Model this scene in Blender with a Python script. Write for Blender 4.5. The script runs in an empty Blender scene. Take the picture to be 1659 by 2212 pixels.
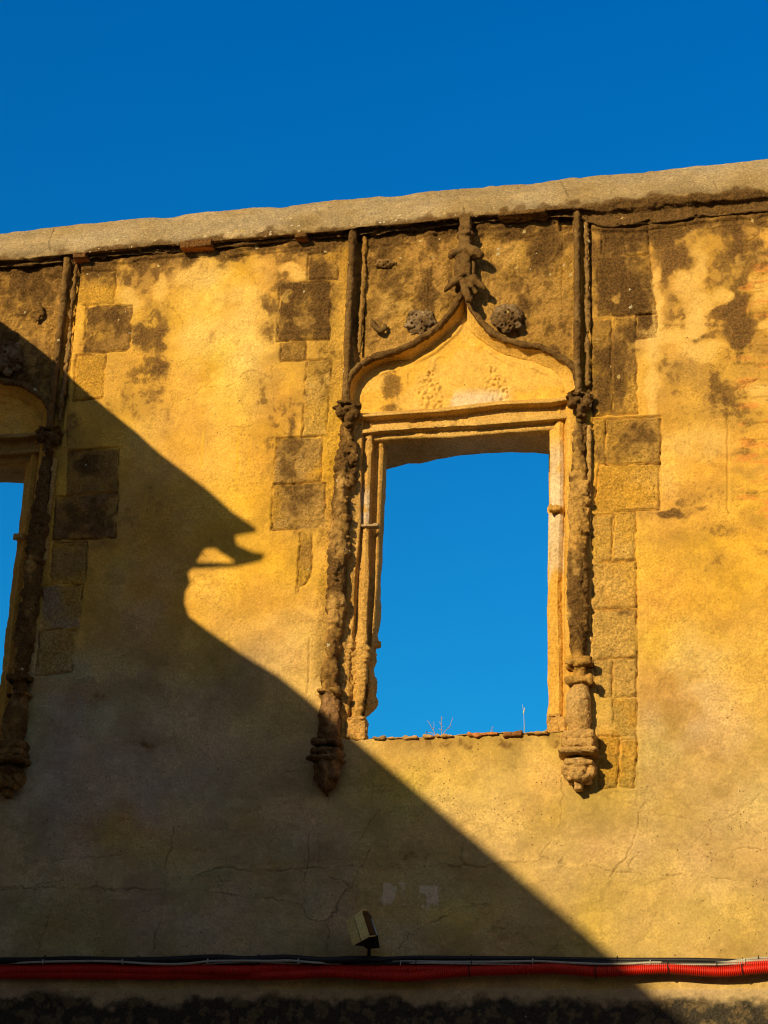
import bpy, math, random, time
import numpy as np
from mathutils import Matrix, Vector
T0 = time.time()
random.seed(4)
S = bpy.context.scene
COL = S.collection

# ------------------------------------------------------------------ camera
def nrm(v):
    v = np.array(v, float); return v/np.linalg.norm(v)
F_PX, CX, CY = 4100.0, 829.5, 1106.0           # focal length and centre on the 1659 x 2212 reading of the photo
Zc = nrm((370, 10000, -4100))
Xc = np.array((18500, 1000, 4100), float); Xc = nrm(Xc - Zc*Xc.dot(Zc))
Yc = np.cross(Zc, Xc)
MR = np.array([Xc, Yc, Zc])                    # rows: world axes seen in camera axes
CAM = np.array((0.0, -13.0, 1.6))
cd = bpy.data.cameras.new('camera'); cam = bpy.data.objects.new('camera', cd); COL.objects.link(cam)
cd.sensor_fit = 'VERTICAL'; cd.sensor_height = 24; cd.sensor_width = 18
cd.lens = 24*F_PX/2212; cd.clip_start = .1; cd.clip_end = 2000
m4 = Matrix([[*MR[0], CAM[0]], [*MR[1], CAM[1]], [*MR[2], CAM[2]], [0, 0, 0, 1]])
cam.matrix_world = m4
S.camera = cam

# ------------------------------------------------------------------ light
SUNT = np.array((0.47, 1.0, -0.42))            # the way the sunlight travels
ts = nrm(-SUNT); SE = math.asin(ts[2]); SAZ = math.atan2(ts[0], ts[1])
w = bpy.data.worlds.new('World'); S.world = w; w.use_nodes = True
nt = w.node_tree; nt.nodes.clear()
o = nt.nodes.new('ShaderNodeOutputWorld'); bg = nt.nodes.new('ShaderNodeBackground')
sky = nt.nodes.new('ShaderNodeTexSky'); sky.sky_type = 'NISHITA'; sky.sun_disc = False
sky.sun_elevation = SE; sky.sun_rotation = SAZ; sky.altitude = 300; sky.air_density = 1.0; sky.dust_density = .3; sky.ozone_density = 2.5
mul = nt.nodes.new('ShaderNodeMix'); mul.data_type = 'RGBA'; mul.blend_type = 'MULTIPLY'; mul.inputs[0].default_value = 1
SKY_TINT = (0.0, 0.73, 1.32, 1)               # the photo's strongly saturated blue
nt.links.new(sky.outputs[0], mul.inputs[6]); 
tc = nt.nodes.new('ShaderNodeTexCoord'); dt = nt.nodes.new('ShaderNodeVectorMath'); dt.operation = 'DOT_PRODUCT'; dt.inputs[1].default_value = tuple(ts)
nt.links.new(tc.outputs['Generated'], dt.inputs[0]); mr = nt.nodes.new('ShaderNodeMapRange'); mr.inputs[1].default_value = -.25; mr.inputs[2].default_value = .55; nt.links.new(dt.outputs['Value'], mr.inputs[0])
tm = nt.nodes.new('ShaderNodeMix'); tm.data_type = 'RGBA'; nt.links.new(mr.outputs[0], tm.inputs[0]); sz_ = nt.nodes.new('ShaderNodeSeparateXYZ'); nt.links.new(tc.outputs['Generated'], sz_.inputs[0]); mz = nt.nodes.new('ShaderNodeMapRange'); mz.inputs[1].default_value = .25; mz.inputs[2].default_value = .6; nt.links.new(sz_.outputs[2], mz.inputs[0])
tz = nt.nodes.new('ShaderNodeMix'); tz.data_type = 'RGBA'; nt.links.new(mz.outputs[0], tz.inputs[0]); tz.inputs[6].default_value = (.05, .72, .99, 1); tz.inputs[7].default_value = SKY_TINT; nt.links.new(tz.outputs[2], tm.inputs[6]); tm.inputs[7].default_value = (.88, .73, .66, 1)   # paler, warmer sky on the sun's side
nt.links.new(tm.outputs[2], mul.inputs[7]); nt.links.new(mul.outputs[2], bg.inputs[0]); bg.inputs[1].default_value = 0.085
nt.links.new(bg.outputs[0], o.inputs[0])
sd = bpy.data.lights.new('sun', 'SUN'); sd.energy = 3.9; sd.angle = math.radians(.6); sd.color = (1.0, .745, .41)
sun = bpy.data.objects.new('sun', sd); COL.objects.link(sun)
sun.rotation_euler = Vector(SUNT).to_track_quat('-Z', 'Y').to_euler(); sun.location = (-20, -22, 18)
S.render.engine = 'CYCLES'; S.cycles.pixel_filter_type = 'BLACKMAN_HARRIS'; S.cycles.filter_width = 1.1
S.view_settings.view_transform = 'Standard'; S.view_settings.look = 'None'
S.view_settings.exposure = 0.62; S.view_settings.gamma = 1

# ------------------------------------------------------------------ reading points of the photo onto planes parallel to the wall
def at(px, py, d=0.0):
    """photo point -> world point on the plane y = -d (d > 0 stands proud of the wall)"""
    px = np.asarray(px, float); py = np.asarray(py, float)
    v = np.stack([px-CX, -(py-CY), np.full(np.broadcast(px, py).shape, -F_PX)], -1) if px.shape == py.shape else None
    wd = v @ MR.T
    t = (-np.asarray(d)-CAM[1])/wd[..., 1]
    return CAM + wd*t[..., None]
def pix(p):
    q = (np.asarray(p, float)-CAM) @ MR
    return CX - q[..., 0]/q[..., 2]*F_PX, CY + q[..., 1]/q[..., 2]*F_PX
PX = 0.00352                                    # metres per photo pixel on the wall, about

# ------------------------------------------------------------------ noise
def _h(*a):
    h = np.zeros(a[0].shape, np.uint32) + np.uint32(a[-1]*2654435761 % 4294967296)
    for k, c in enumerate(a[:-1]):
        h ^= (c.astype(np.int64) & 0xffffffff).astype(np.uint32)*np.uint32((0x9E3779B1, 0x85EBCA6B, 0xC2B2AE35)[k])
        h = (h ^ (h >> np.uint32(15)))*np.uint32(0x2C1B3C6D); h ^= h >> np.uint32(13)
    h = h*np.uint32(0x297A2D39); h ^= h >> np.uint32(16)
    return h.astype(np.float32)/np.float32(4294967296)
def noise2(x, y, seed=0):
    ix = np.floor(x); iy = np.floor(y); fx = (x-ix).astype(np.float32); fy = (y-iy).astype(np.float32)
    ix = ix.astype(np.int64); iy = iy.astype(np.int64)
    fx = fx*fx*(3-2*fx); fy = fy*fy*(3-2*fy)
    a = _h(ix, iy, seed)*(1-fx)+_h(ix+1, iy, seed)*fx
    b = _h(ix, iy+1, seed)*(1-fx)+_h(ix+1, iy+1, seed)*fx
    return a*(1-fy)+b*fy
def fbm2(x, y, n=4, seed=0, g=.5):
    s = 0; am = 1; t = 0
    for i in range(n):
        s = s+am*noise2(x*2**i+i*7.3, y*2**i+i*3.1, seed+i); t += am; am *= g
    return s/t
def noise3(p, seed=0):
    i = np.floor(p); f = (p-i).astype(np.float32); i = i.astype(np.int64); f = f*f*(3-2*f)
    x, y, z = i[..., 0], i[..., 1], i[..., 2]; fx, fy, fz = f[..., 0], f[..., 1], f[..., 2]
    def L(yy, zz): return _h(x, yy, zz, seed)*(1-fx)+_h(x+1, yy, zz, seed)*fx
    a = L(y, z)*(1-fy)+L(y+1, z)*fy; b = L(y, z+1)*(1-fy)+L(y+1, z+1)*fy
    return a*(1-fz)+b*fz
def fbm3(p, n=3, seed=0, g=.5):
    s = 0; am = 1; t = 0
    for i in range(n):
        s = s+am*noise3(p*2**i+i*5.7, seed+i); t += am; am *= g
    return s/t
def ss(a, b, x):
    t = np.clip((x-a)/(b-a), 0, 1); return t*t*(3-2*t)

# ------------------------------------------------------------------ materials
def stone_material(name, crustcol=(.055, .031, .011), bump=1.0, rough=.93):
    m = bpy.data.materials.new(name); m.use_nodes = True; t = m.node_tree; N = t.nodes; L = t.links
    b = N['Principled BSDF']; b.inputs['Roughness'].default_value = rough
    b.inputs['Specular IOR Level'].default_value = .12
    pos = N.new('ShaderNodeNewGeometry').outputs['Position']
    A = N.new('ShaderNodeAttribute'); A.attribute_name = 'tint'
    B = N.new('ShaderNodeAttribute'); B.attribute_name = 'wear'     # r crust, g lichen, b roughness
    sp = N.new('ShaderNodeSeparateColor'); L.new(B.outputs['Color'], sp.inputs[0])
    def noise(scale, det=4, ro=.6, dist=0):
        n = N.new('ShaderNodeTexNoise'); n.inputs['Scale'].default_value = scale; n.inputs['Detail'].default_value = det
        n.inputs['Roughness'].default_value = ro; n.inputs['Distortion'].default_value = dist; L.new(pos, n.inputs['Vector']); return n.outputs[0]
    def mth(op, a, c=None, cl=False):
        n = N.new('ShaderNodeMath'); n.operation = op; n.use_clamp = cl
        for k, v in enumerate((a, c)):
            if v is None: continue
            if isinstance(v, (int, float)): n.inputs[k].default_value = v
            else: L.new(v, n.inputs[k])
        return n.outputs[0]
    def rng(v, a, c, d=0, e=1, sm=True):
        n = N.new('ShaderNodeMapRange'); n.interpolation_type = 'SMOOTHSTEP' if sm else 'LINEAR'
        L.new(v, n.inputs[0])
        for k, q in enumerate((a, c, d, e)): n.inputs[k+1].default_value = q
        return n.outputs[0]
    def mix(f, a, c, mode='MIX'):
        n = N.new('ShaderNodeMix'); n.data_type = 'RGBA'; n.blend_type = mode
        if isinstance(f, (int, float)): n.inputs[0].default_value = f
        else: L.new(f, n.inputs[0])
        for k, v in ((6, a), (7, c)):
            if isinstance(v, tuple): n.inputs[k].default_value = v
            else: L.new(v, n.inputs[k])
        return n.outputs[2]
    nf = noise(60, 7, .72); nm = noise(15, 8, .68, .5); ng = noise(4.5, 8, .66, 1.0); nff = noise(260, 2, .5)
    v = rng(nf, .3, .7, .88, 1.09, False); v2 = rng(nm, .32, .68, .88, 1.09, False)
    vv = mth('MULTIPLY', v, v2)
    vv = mth('MULTIPLY', vv, mth('ADD', 1.0, mth('MULTIPLY', mth('MULTIPLY', mth('SUBTRACT', nf, .5), 2.6), sp.outputs[2])))
    gr = N.new('ShaderNodeCombineColor'); [L.new(vv, gr.inputs[k]) for k in range(3)]
    c = mix(1.0, A.outputs['Color'], gr.outputs[0], 'MULTIPLY')
    # crust: black-brown growth breaking up at its margins
    a1 = mth('MULTIPLY', mth('SUBTRACT', nm, .5), 1.7)
    a2 = mth('MULTIPLY', mth('SUBTRACT', nf, .5), 1.1)
    a3 = mth('MULTIPLY', mth('SUBTRACT', ng, .5), .9)
    cs = mth('ADD', mth('ADD', sp.outputs[0], a1), mth('ADD', a2, a3))
    cm = rng(cs, .36, .68)
    cm = mth('MULTIPLY', cm, rng(sp.outputs[0], .02, .15))
    cc = mix(rng(nf, .35, .68, 0, 1), (*crustcol, 1), (crustcol[0]*3.6, crustcol[1]*3.4, crustcol[2]*2.6, 1))
    c = mix(mth('MULTIPLY', cm, rng(sp.outputs[0], .15, .9, .5, .93, False)), c, cc)
    # lichen rosettes
    vo = N.new('ShaderNodeTexVoronoi'); vo.inputs['Scale'].default_value = 19; vo.inputs['Randomness'].default_value = 1; 
    wv = N.new('ShaderNodeVectorMath'); wv.operation = 'ADD'; wn = N.new('ShaderNodeTexNoise'); wn.inputs['Scale'].default_value = 60; L.new(pos, wn.inputs['Vector'])
    ws = N.new('ShaderNodeVectorMath'); ws.operation = 'SCALE'; ws.inputs['Scale'].default_value = .022; L.new(wn.outputs['Color'], ws.inputs[0])
    L.new(pos, wv.inputs[0]); L.new(ws.outputs[0], wv.inputs[1]); L.new(wv.outputs[0], vo.inputs['Vector'])
    sc = N.new('ShaderNodeSeparateColor'); L.new(vo.outputs['Color'], sc.inputs[0])
    pick = mth('GREATER_THAN', mth('ADD', sp.outputs[1], sc.outputs[0]), 1.0)
    size = rng(sc.outputs[1], 0, 1, .07, .38, False)
    lm = mth('MULTIPLY', mth('LESS_THAN', vo.outputs['Distance'], size), pick)
    lc = mix(sc.outputs[2], (.62, .58, .42, 1), (.55, .40, .12, 1))
    c = mix(mth('MULTIPLY', lm, .85), c, lc)
    # small pits
    vp = N.new('ShaderNodeTexVoronoi'); vp.inputs['Scale'].default_value = 30; L.new(pos, vp.inputs['Vector'])
    sp2 = N.new('ShaderNodeSeparateColor'); L.new(vp.outputs['Color'], sp2.inputs[0])
    pit = mth('MULTIPLY', mth('LESS_THAN', vp.outputs['Distance'], rng(sp2.outputs[1], 0, 1, .05, .17, False)), mth('GREATER_THAN', mth('ADD', sp2.outputs[0], B.outputs['Alpha']), 1.0))
    c = mix(mth('MULTIPLY', pit, .8), c, (.10, .06, .03, 1))
    L.new(c, b.inputs['Base Color'])
    # relief finer than the mesh
    hh = mth('ADD', mth('MULTIPLY', nf, 1.0), mth('MULTIPLY', nff, .35))
    hh = mth('ADD', hh, mth('MULTIPLY', nm, 1.6))
    hh = mth('SUBTRACT', hh, mth('MULTIPLY', pit, 1.0))
    bp = N.new('ShaderNodeBump'); bp.inputs['Distance'].default_value = .024*bump
    L.new(mth('MULTIPLY', sp.outputs[2], 1.0, True), bp.inputs['Strength']); L.new(hh, bp.inputs['Height'])
    L.new(bp.outputs[0], b.inputs['Normal'])
    return m
M_STONE = stone_material('weathered_stone')
def plain(name, col, rough=.6, metal=0, var=.12, scale=40, spec=.3):
    m = bpy.data.materials.new(name); m.use_nodes = True; t = m.node_tree; b = t.nodes['Principled BSDF']
    b.inputs['Roughness'].default_value = rough; b.inputs['Metallic'].default_value = metal; b.inputs['Specular IOR Level'].default_value = spec
    n = t.nodes.new('ShaderNodeTexNoise'); n.inputs['Scale'].default_value = scale; n.inputs['Detail'].default_value = 4
    g = t.nodes.new('ShaderNodeNewGeometry'); t.links.new(g.outputs['Position'], n.inputs['Vector'])
    r = t.nodes.new('ShaderNodeValToRGB')
    r.color_ramp.elements[0].position = .3; r.color_ramp.elements[1].position = .7
    r.color_ramp.elements[0].color = (*[c*(1-var) for c in col], 1); r.color_ramp.elements[1].color = (*[min(1, c*(1+var)) for c in col], 1)
    t.links.new(n.outputs[0], r.inputs[0]); t.links.new(r.outputs[0], b.inputs['Base Color'])
    return m

# ------------------------------------------------------------------ object helpers
def tag(ob, label=None, cat=None, group=None, kind=None):
    for k, v in (('label', label), ('category', cat), ('group', group), ('kind', kind)):
        if v: ob[k] = v
def empty(name, loc):
    e = bpy.data.objects.new(name, None); COL.objects.link(e); e.location = loc; e.empty_display_size = .2; return e
WPOS = {}
def mesh(name, V, Fq, mat, parent=None, smooth=True):
    """vertices are given in world metres; every object keeps its own frame at the origin of its thing"""
    V = np.asarray(V, np.float32).reshape(-1, 3)
    me = bpy.data.meshes.new(name)
    base = np.zeros(3) if parent is None else WPOS.get(parent.name, np.zeros(3))
    Vl = (V-base).astype(np.float32)
    if isinstance(Fq, np.ndarray):
        n = Fq.shape[1]
        me.vertices.add(len(Vl)); me.vertices.foreach_set('co', Vl.ravel())
        me.loops.add(Fq.size); me.loops.foreach_set('vertex_index', Fq.astype(np.int32).ravel())
        me.polygons.add(len(Fq)); me.polygons.foreach_set('loop_start', np.arange(0, Fq.size, n, dtype=np.int32))
        try: me.polygons.foreach_set('loop_total', np.full(len(Fq), n, np.int32))
        except Exception: pass
        me.update(calc_edges=True)
    else:
        me.from_pydata(Vl.tolist(), [], Fq); me.update()
    if smooth: me.polygons.foreach_set('use_smooth', np.ones(len(me.polygons), bool))
    me.materials.append(mat)
    ob = bpy.data.objects.new(name, me); COL.objects.link(ob)
    if parent is not None:
        ob.parent = parent
        WPOS[ob.name] = base
    else: WPOS[ob.name] = np.zeros(3)
    return ob
def attrs(ob, tint, wear):
    n = len(ob.data.vertices)
    for nm, a in (('tint', tint), ('wear', wear)):
        at_ = ob.data.attributes.new(nm, 'FLOAT_COLOR', 'POINT')
        c = np.ones((n, 4), np.float32); c[:, :a.shape[1]] = a; at_.data.foreach_set('color', c.ravel())
def gridfaces(nu, nv, flip=False):
    i = np.arange((nu-1)*(nv-1)); a = (i//(nv-1))*nv + i % (nv-1)
    q = np.stack([a, a+nv, a+nv+1, a+1], 1)
    return q[:, ::-1] if flip else q

OCHRE = np.array((.62, .365, .056)); BUFF = np.array((.495, .36, .125)); GREY = np.array((.46, .39, .225))
PALE = np.array((.65, .45, .14)); ORANGE = np.array((.60, .31, .035)); STONE = np.array((.34, .20, .052))

def colour(ob, V, tint, crust, lich=0., rough=.7, pits=0., seed=0, var=.18):
    """tint/crust may be values or arrays per vertex"""
    n = len(V); t = np.ones((n, 3))*np.asarray(tint)
    a = fbm3(V*9, 3, 71+seed)[:, None]; b = fbm3(V*3.1, 2, 33+seed)[:, None]
    t = t*(1+(a-.5)*2*var); t = t*(1+(b-.5)*np.array((.3, .45, .9)))
    wear = np.zeros((n, 4)); wear[:, 0] = crust; wear[:, 1] = lich; wear[:, 2] = rough; wear[:, 3] = pits
    attrs(ob, np.clip(t, 0, .85), np.clip(wear, 0, 1.2))

# surface nets: turns a distance field into one continuous eroded surface
def nets(Fd, org, h):
    nx, ny, nz = Fd.shape; C = (nx-1, ny-1, nz-1); nc = C[0]*C[1]*C[2]
    acc = np.zeros((nc, 3)); cnt = np.zeros(nc); quads = []
    for a in range(3):
        sl0 = [slice(None)]*3; sl1 = [slice(None)]*3; sl0[a] = slice(0, -1); sl1[a] = slice(1, None)
        f0 = Fd[tuple(sl0)]; f1 = Fd[tuple(sl1)]
        idx = np.argwhere((f0 < 0) != (f1 < 0))
        if not len(idx): continue
        v0 = f0[tuple(idx.T)]; v1 = f1[tuple(idx.T)]
        pos = idx.astype(float); pos[:, a] += v0/(v0-v1)
        b, c = (a+1) % 3, (a+2) % 3; cells = []; ok = np.ones(len(idx), bool)
        for db, dc in ((0, 0), (-1, 0), (-1, -1), (0, -1)):
            q = idx.copy(); q[:, b] += db; q[:, c] += dc
            v = (q >= 0).all(1) & (q < np.array(C)).all(1)
            lin = (q[:, 0]*C[1]+q[:, 1])*C[2]+q[:, 2]
            for k in range(3): acc[:, k] += np.bincount(lin[v], pos[v, k], nc)
            cnt += np.bincount(lin[v], minlength=nc); ok &= v; cells.append(lin)
        Q = np.stack(cells, 1)[ok]; fl = (v0 > 0)[ok]
        Q[fl] = Q[fl][:, ::-1]; quads.append(Q)
    m = cnt > 0; remap = np.cumsum(m)-1
    V = acc[m]/cnt[m][:, None]*h + org
    return V, remap[np.concatenate(quads)]
def smin(a, b, k):
    if k <= 0: return np.minimum(a, b)
    h = np.clip(.5+.5*(b-a)/k, 0, 1); return b*(1-h)+a*h-k*h*(1-h)
def carve(name, prims, parent, tint, crust, h=.006, k=.012, amp=.006, freq=28, seed=0, lich=.06, holes=(), ysq=1.0, spiral=None, rough=.8, pits=0., pad=.03, cfun=None):
    """prims: ('c', p0, p1, r0, r1) tapered capsules, ('e', c, (rx, ry, rz)) ellipsoids, ('b', c, (hx, hy, hz), r) blocks"""
    lo = np.full(3, 1e9); hi = -lo
    for p in prims:
        if p[0] == 'c':
            r = max(p[3], p[4]); lo = np.minimum(lo, np.minimum(p[1], p[2])-r); hi = np.maximum(hi, np.maximum(p[1], p[2])+r)
        else:
            lo = np.minimum(lo, p[1]-np.array(p[2])); hi = np.maximum(hi, p[1]+np.array(p[2]))
    lo -= pad; hi += pad; hi[1] = min(hi[1], .09 if not name == 'sill_brick' else 1)
    n = np.ceil((hi-lo)/h).astype(int)+1
    g = np.stack(np.meshgrid(*[lo[i]+np.arange(n[i])*h for i in range(3)], indexing='ij'), -1).astype(np.float32)
    Fd = np.full(g.shape[:3], 1.0, np.float32)
    for p in prims:
        if p[0] == 'c':
            a, b, r = np.array(p[1]), np.array(p[2]), max(p[3], p[4])
            l2 = np.minimum(a, b)-r-3*k-.02; h2 = np.maximum(a, b)+r+3*k+.02
        else: l2 = p[1]-np.array(p[2])-3*k-.02; h2 = p[1]+np.array(p[2])+3*k+.02
        i0 = np.clip(((l2-lo)/h).astype(int), 0, n); i1 = np.clip(((h2-lo)/h).astype(int)+2, 0, n)
        sl = tuple(slice(i0[i], i1[i]) for i in range(3)); q = g[sl]
        if q.size == 0: continue
        if p[0] == 'c':
            ab = (b-a).astype(np.float32); t = np.clip(((q-a) @ ab)/max(1e-9, ab @ ab), 0, 1)
            d = q-(a+t[..., None]*ab); d[..., 1] *= ysq
            f = np.linalg.norm(d, axis=-1)-(p[3]+(p[4]-p[3])*t)
        elif p[0] == 'e':
            r = np.array(p[2], np.float32); d = (q-p[1])/r; f = (np.linalg.norm(d, axis=-1)-1)*r.min()
        else:
            d = np.abs(q-p[1])-np.array(p[2], np.float32)+p[3]
            f = np.linalg.norm(np.maximum(d, 0), axis=-1)+np.minimum(d.max(-1), 0)-p[3]
        Fd[sl] = smin(Fd[sl], f.astype(np.float32), k)
    near = Fd < .08
    nn = np.zeros_like(Fd); gp = g[near]
    nn[near] = (fbm3(gp*freq, 3, seed+11)-.5)*2*amp+(fbm3(gp*freq*np.array((.5, .5, .35)), 2, seed+51)-.5)*2*amp*1.1
    rg = np.abs(2*fbm3(gp*freq*.75, 2, seed+81)-1); rg2 = np.abs(2*fbm3(gp*freq*1.9, 2, seed+91)-1); nn[near] += amp*(2.2*(.25-rg)+.9*(.25-rg2))
    if spiral:
        amp2, tw, kk, xc = spiral
        ang = np.arctan2(gp[:, 1]+.0, gp[:, 0]-np.interp(gp[:, 2], xc[0], xc[1]))
        nn[near] += amp2*np.sin(kk*ang+gp[:, 2]*tw)
    Fd = Fd+nn
    for c, r in holes:
        i0 = np.clip(((c-r*2-.01-lo)/h).astype(int), 0, n); i1 = np.clip(((c+r*2+.01-lo)/h).astype(int)+2, 0, n)
        sl = tuple(slice(i0[i], i1[i]) for i in range(3)); q = g[sl]-np.array(c)
        if q.size == 0: continue
        q = q*np.array((1, .55, 1)); Fd[sl] = np.maximum(Fd[sl], r-np.linalg.norm(q, axis=-1))
    Fd[:, -1, :] = .01
    V, Q = nets(Fd, lo, h)
    ob = mesh(name, V, Q, M_STONE, parent)
    cr = crust if cfun is None else cfun(V)
    colour(ob, V, tint, cr, lich, rough, pits, seed)
    return ob

def interp_line(pts, s, axis):
    p = np.array(pts, float); o_ = np.argsort(p[:, axis]); return np.interp(s, p[o_, axis], p[o_, 1-axis])
def loft(name, lines, axis, rng_, parent, tint, crust, step=.007, amp=.004, freq=30, seed=0, rough=.8, lich=.03, dx=0., cfun=None, damage=None, pits=0., tfun=None, arc=False, flip=False):
    """skins a surface through traced lines, each at its own depth"""
    if arc:
        nS = rng_; P = []
        for pts, d in lines:
            p = np.array(pts, float); l = np.concatenate([[0], np.cumsum(np.linalg.norm(np.diff(p, axis=0), axis=1))]); l /= l[-1]
            u = np.linspace(0, 1, nS); P.append(at(np.interp(u, l, p[:, 0]), np.interp(u, l, p[:, 1]), d))
    else:
        s = np.arange(rng_[0], rng_[1]+1e-6, step/PX); P = []
        for pts, d in lines:
            o2 = interp_line(pts, s, axis)
            P.append(at(s, o2, d) if axis == 0 else at(o2, s, d))
    P = np.array(P)                                       # line, s, xyz
    prof = [P[0]]
    for k in range(len(P)-1):
        L_ = np.linalg.norm(P[k+1]-P[k], axis=1).mean(); n = max(1, int(round(L_/step)))
        for j in range(1, n+1): prof.append(P[k]*(1-j/n)+P[k+1]*(j/n))
    G = np.array(prof)                                    # profile, s, xyz
    # round the arrises a little
    for _ in range(1):
        G[1:-1] = G[1:-1]*.6+.2*(G[:-2]+G[2:])
    du = np.gradient(G, axis=0); dv = np.gradient(G, axis=1); nn = np.cross(du, dv); nn /= np.linalg.norm(nn, axis=-1, keepdims=True)+1e-9
    if (nn[..., 1].mean() > 0): nn = -nn; fl = True
    else: fl = False
    V = G.reshape(-1, 3); a = (fbm3(V*freq, 3, seed+5)-.5)*2*amp+(fbm3(V*freq*.3, 2, seed+15)-.5)*2*amp*1.5
    if damage is not None:
        U, W = pix(V); dm = damage(U, W); a = a*(1+dm*2.5)-dm*.012+dm*(fbm3(V*55, 3, seed+25)-.5)*.03
    edge = np.ones(G.shape[:2]); V = V+nn.reshape(-1, 3)*(a*edge.ravel())[:, None]
    V0 = V.copy(); V[:, 0] += dx
    ob = mesh(name, V, gridfaces(G.shape[0], G.shape[1], flip=fl), M_STONE, parent)
    cr = crust if cfun is None else cfun(V0)
    tt = tint if tfun is None else tfun(V0)
    colour(ob, V, tt, cr, lich, rough, pits, seed)
    return ob

# ================================================================== the ground
ME = plain('paving_stone', (.46, .35, .22), .9, scale=3)
g = mesh('ground', [(-150, -150, 0), (150, -150, 0), (150, 150, 0), (-150, 150, 0)], [(0, 1, 2, 3)], ME, smooth=False)
tag(g, 'pale worn stone paving in front of the ruined wall', kind='structure')

# ================================================================== traced lines (photo pixels on 1659 x 2212)
EXT0, EXT1 = -700, 2250
TOP = [(EXT0, 572), (-300, 534), (0, 506), (60, 498), (110, 493), (160, 485), (250, 477), (330, 470), (375, 470), (410, 463), (500, 453), (560, 449), (620, 446), (700, 435), (760, 431), (830, 425), (950, 412),
       (1050, 404), (1150, 397), (1188, 390), (1230, 385), (1300, 380), (1370, 375), (1420, 368), (1480, 360), (1560, 353), (1659, 344), (EXT1, 292)]
LIP = [(EXT0, 622), (0, 562), (130, 550), (200, 543), (330, 529), (400, 526), (480, 517), (600, 507), (740, 497), (780, 489), (900, 480), (1000, 467), (1100, 459), (1190, 453), (1245, 448), (1300, 441), (1400, 428), (1500, 420), (1600, 416), (1659, 410), (EXT1, 362)]
BAND = [(EXT0, 640), (0, 577), (130, 567), (200, 558), (330, 546), (400, 541), (480, 534), (600, 521), (740, 510), (780, 506), (900, 495), (1000, 484), (1100, 475), (1190, 469), (1240, 470), (1285, 484), (1320, 490), (1400, 483), (1500, 471), (1659, 455), (EXT1, 400)]
SILL = [(700, 1600), (796, 1597), (822, 1593), (891, 1594.8), (920, 1591), (985, 1589), (1020, 1588), (1078, 1586), (1129, 1585), (1184, 1582), (1300, 1574)]
HOODL = [(745, 866), (747, 845), (753, 823), (762, 806), (776, 791), (795, 779), (815, 770), (858, 758), (889.5, 744.5), (921, 725), (952, 701.5), (975.4, 674), (993, 643), (1003, 618)]
HOODR = [(1004, 622), (1018, 666), (1038, 694), (1061, 719), (1093, 735), (1128, 744.5), (1167, 750), (1202, 766), (1229, 783.5), (1245, 807), (1251, 835)]
HOLE = HOODL + HOODR + [(1248, 870), (1246, 1000), (1246, 1300), (1246, 1574)] + [(1184, 1582), (1129, 1585), (1078, 1586), (1020, 1588), (985, 1589), (920, 1591), (891, 1595), (822, 1593), (796, 1597), (724, 1602)] + \
       [(722, 1550), (722, 1430), (727, 1380), (733, 1333), (738, 1255), (742, 1137), (747, 1000), (750, 930), (748, 890)]
# the second window is the same window one bay to the left
DXW = float(at(110., 932.)[0]-at(1250., 860.)[0])

def inpoly(U, W, poly):
    p = np.array(poly, float); c = np.zeros(U.shape, bool)
    for i in range(len(p)):
        x1, y1 = p[i-1]; x2, y2 = p[i]
        if y1 == y2: continue
        m = ((W > y1) != (W > y2)) & (U < (x2-x1)*(W-y1)/(y2-y1)+x1); c ^= m
    return c
def segdist(U, W, a, b):
    a = np.array(a, float); b = np.array(b, float); d = b-a
    t = np.clip(((U-a[0])*d[0]+(W-a[1])*d[1])/max(1e-6, d @ d), 0, 1)
    return np.hypot(U-a[0]-t*d[0], W-a[1]-t*d[1])
def polydist(U, W, pts, closed=False):
    r = np.full(U.shape, 1e3)
    n = len(pts)
    for i in range(n if closed else n-1): r = np.minimum(r, segdist(U, W, pts[i], pts[(i+1) % n]))
    return r

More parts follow.
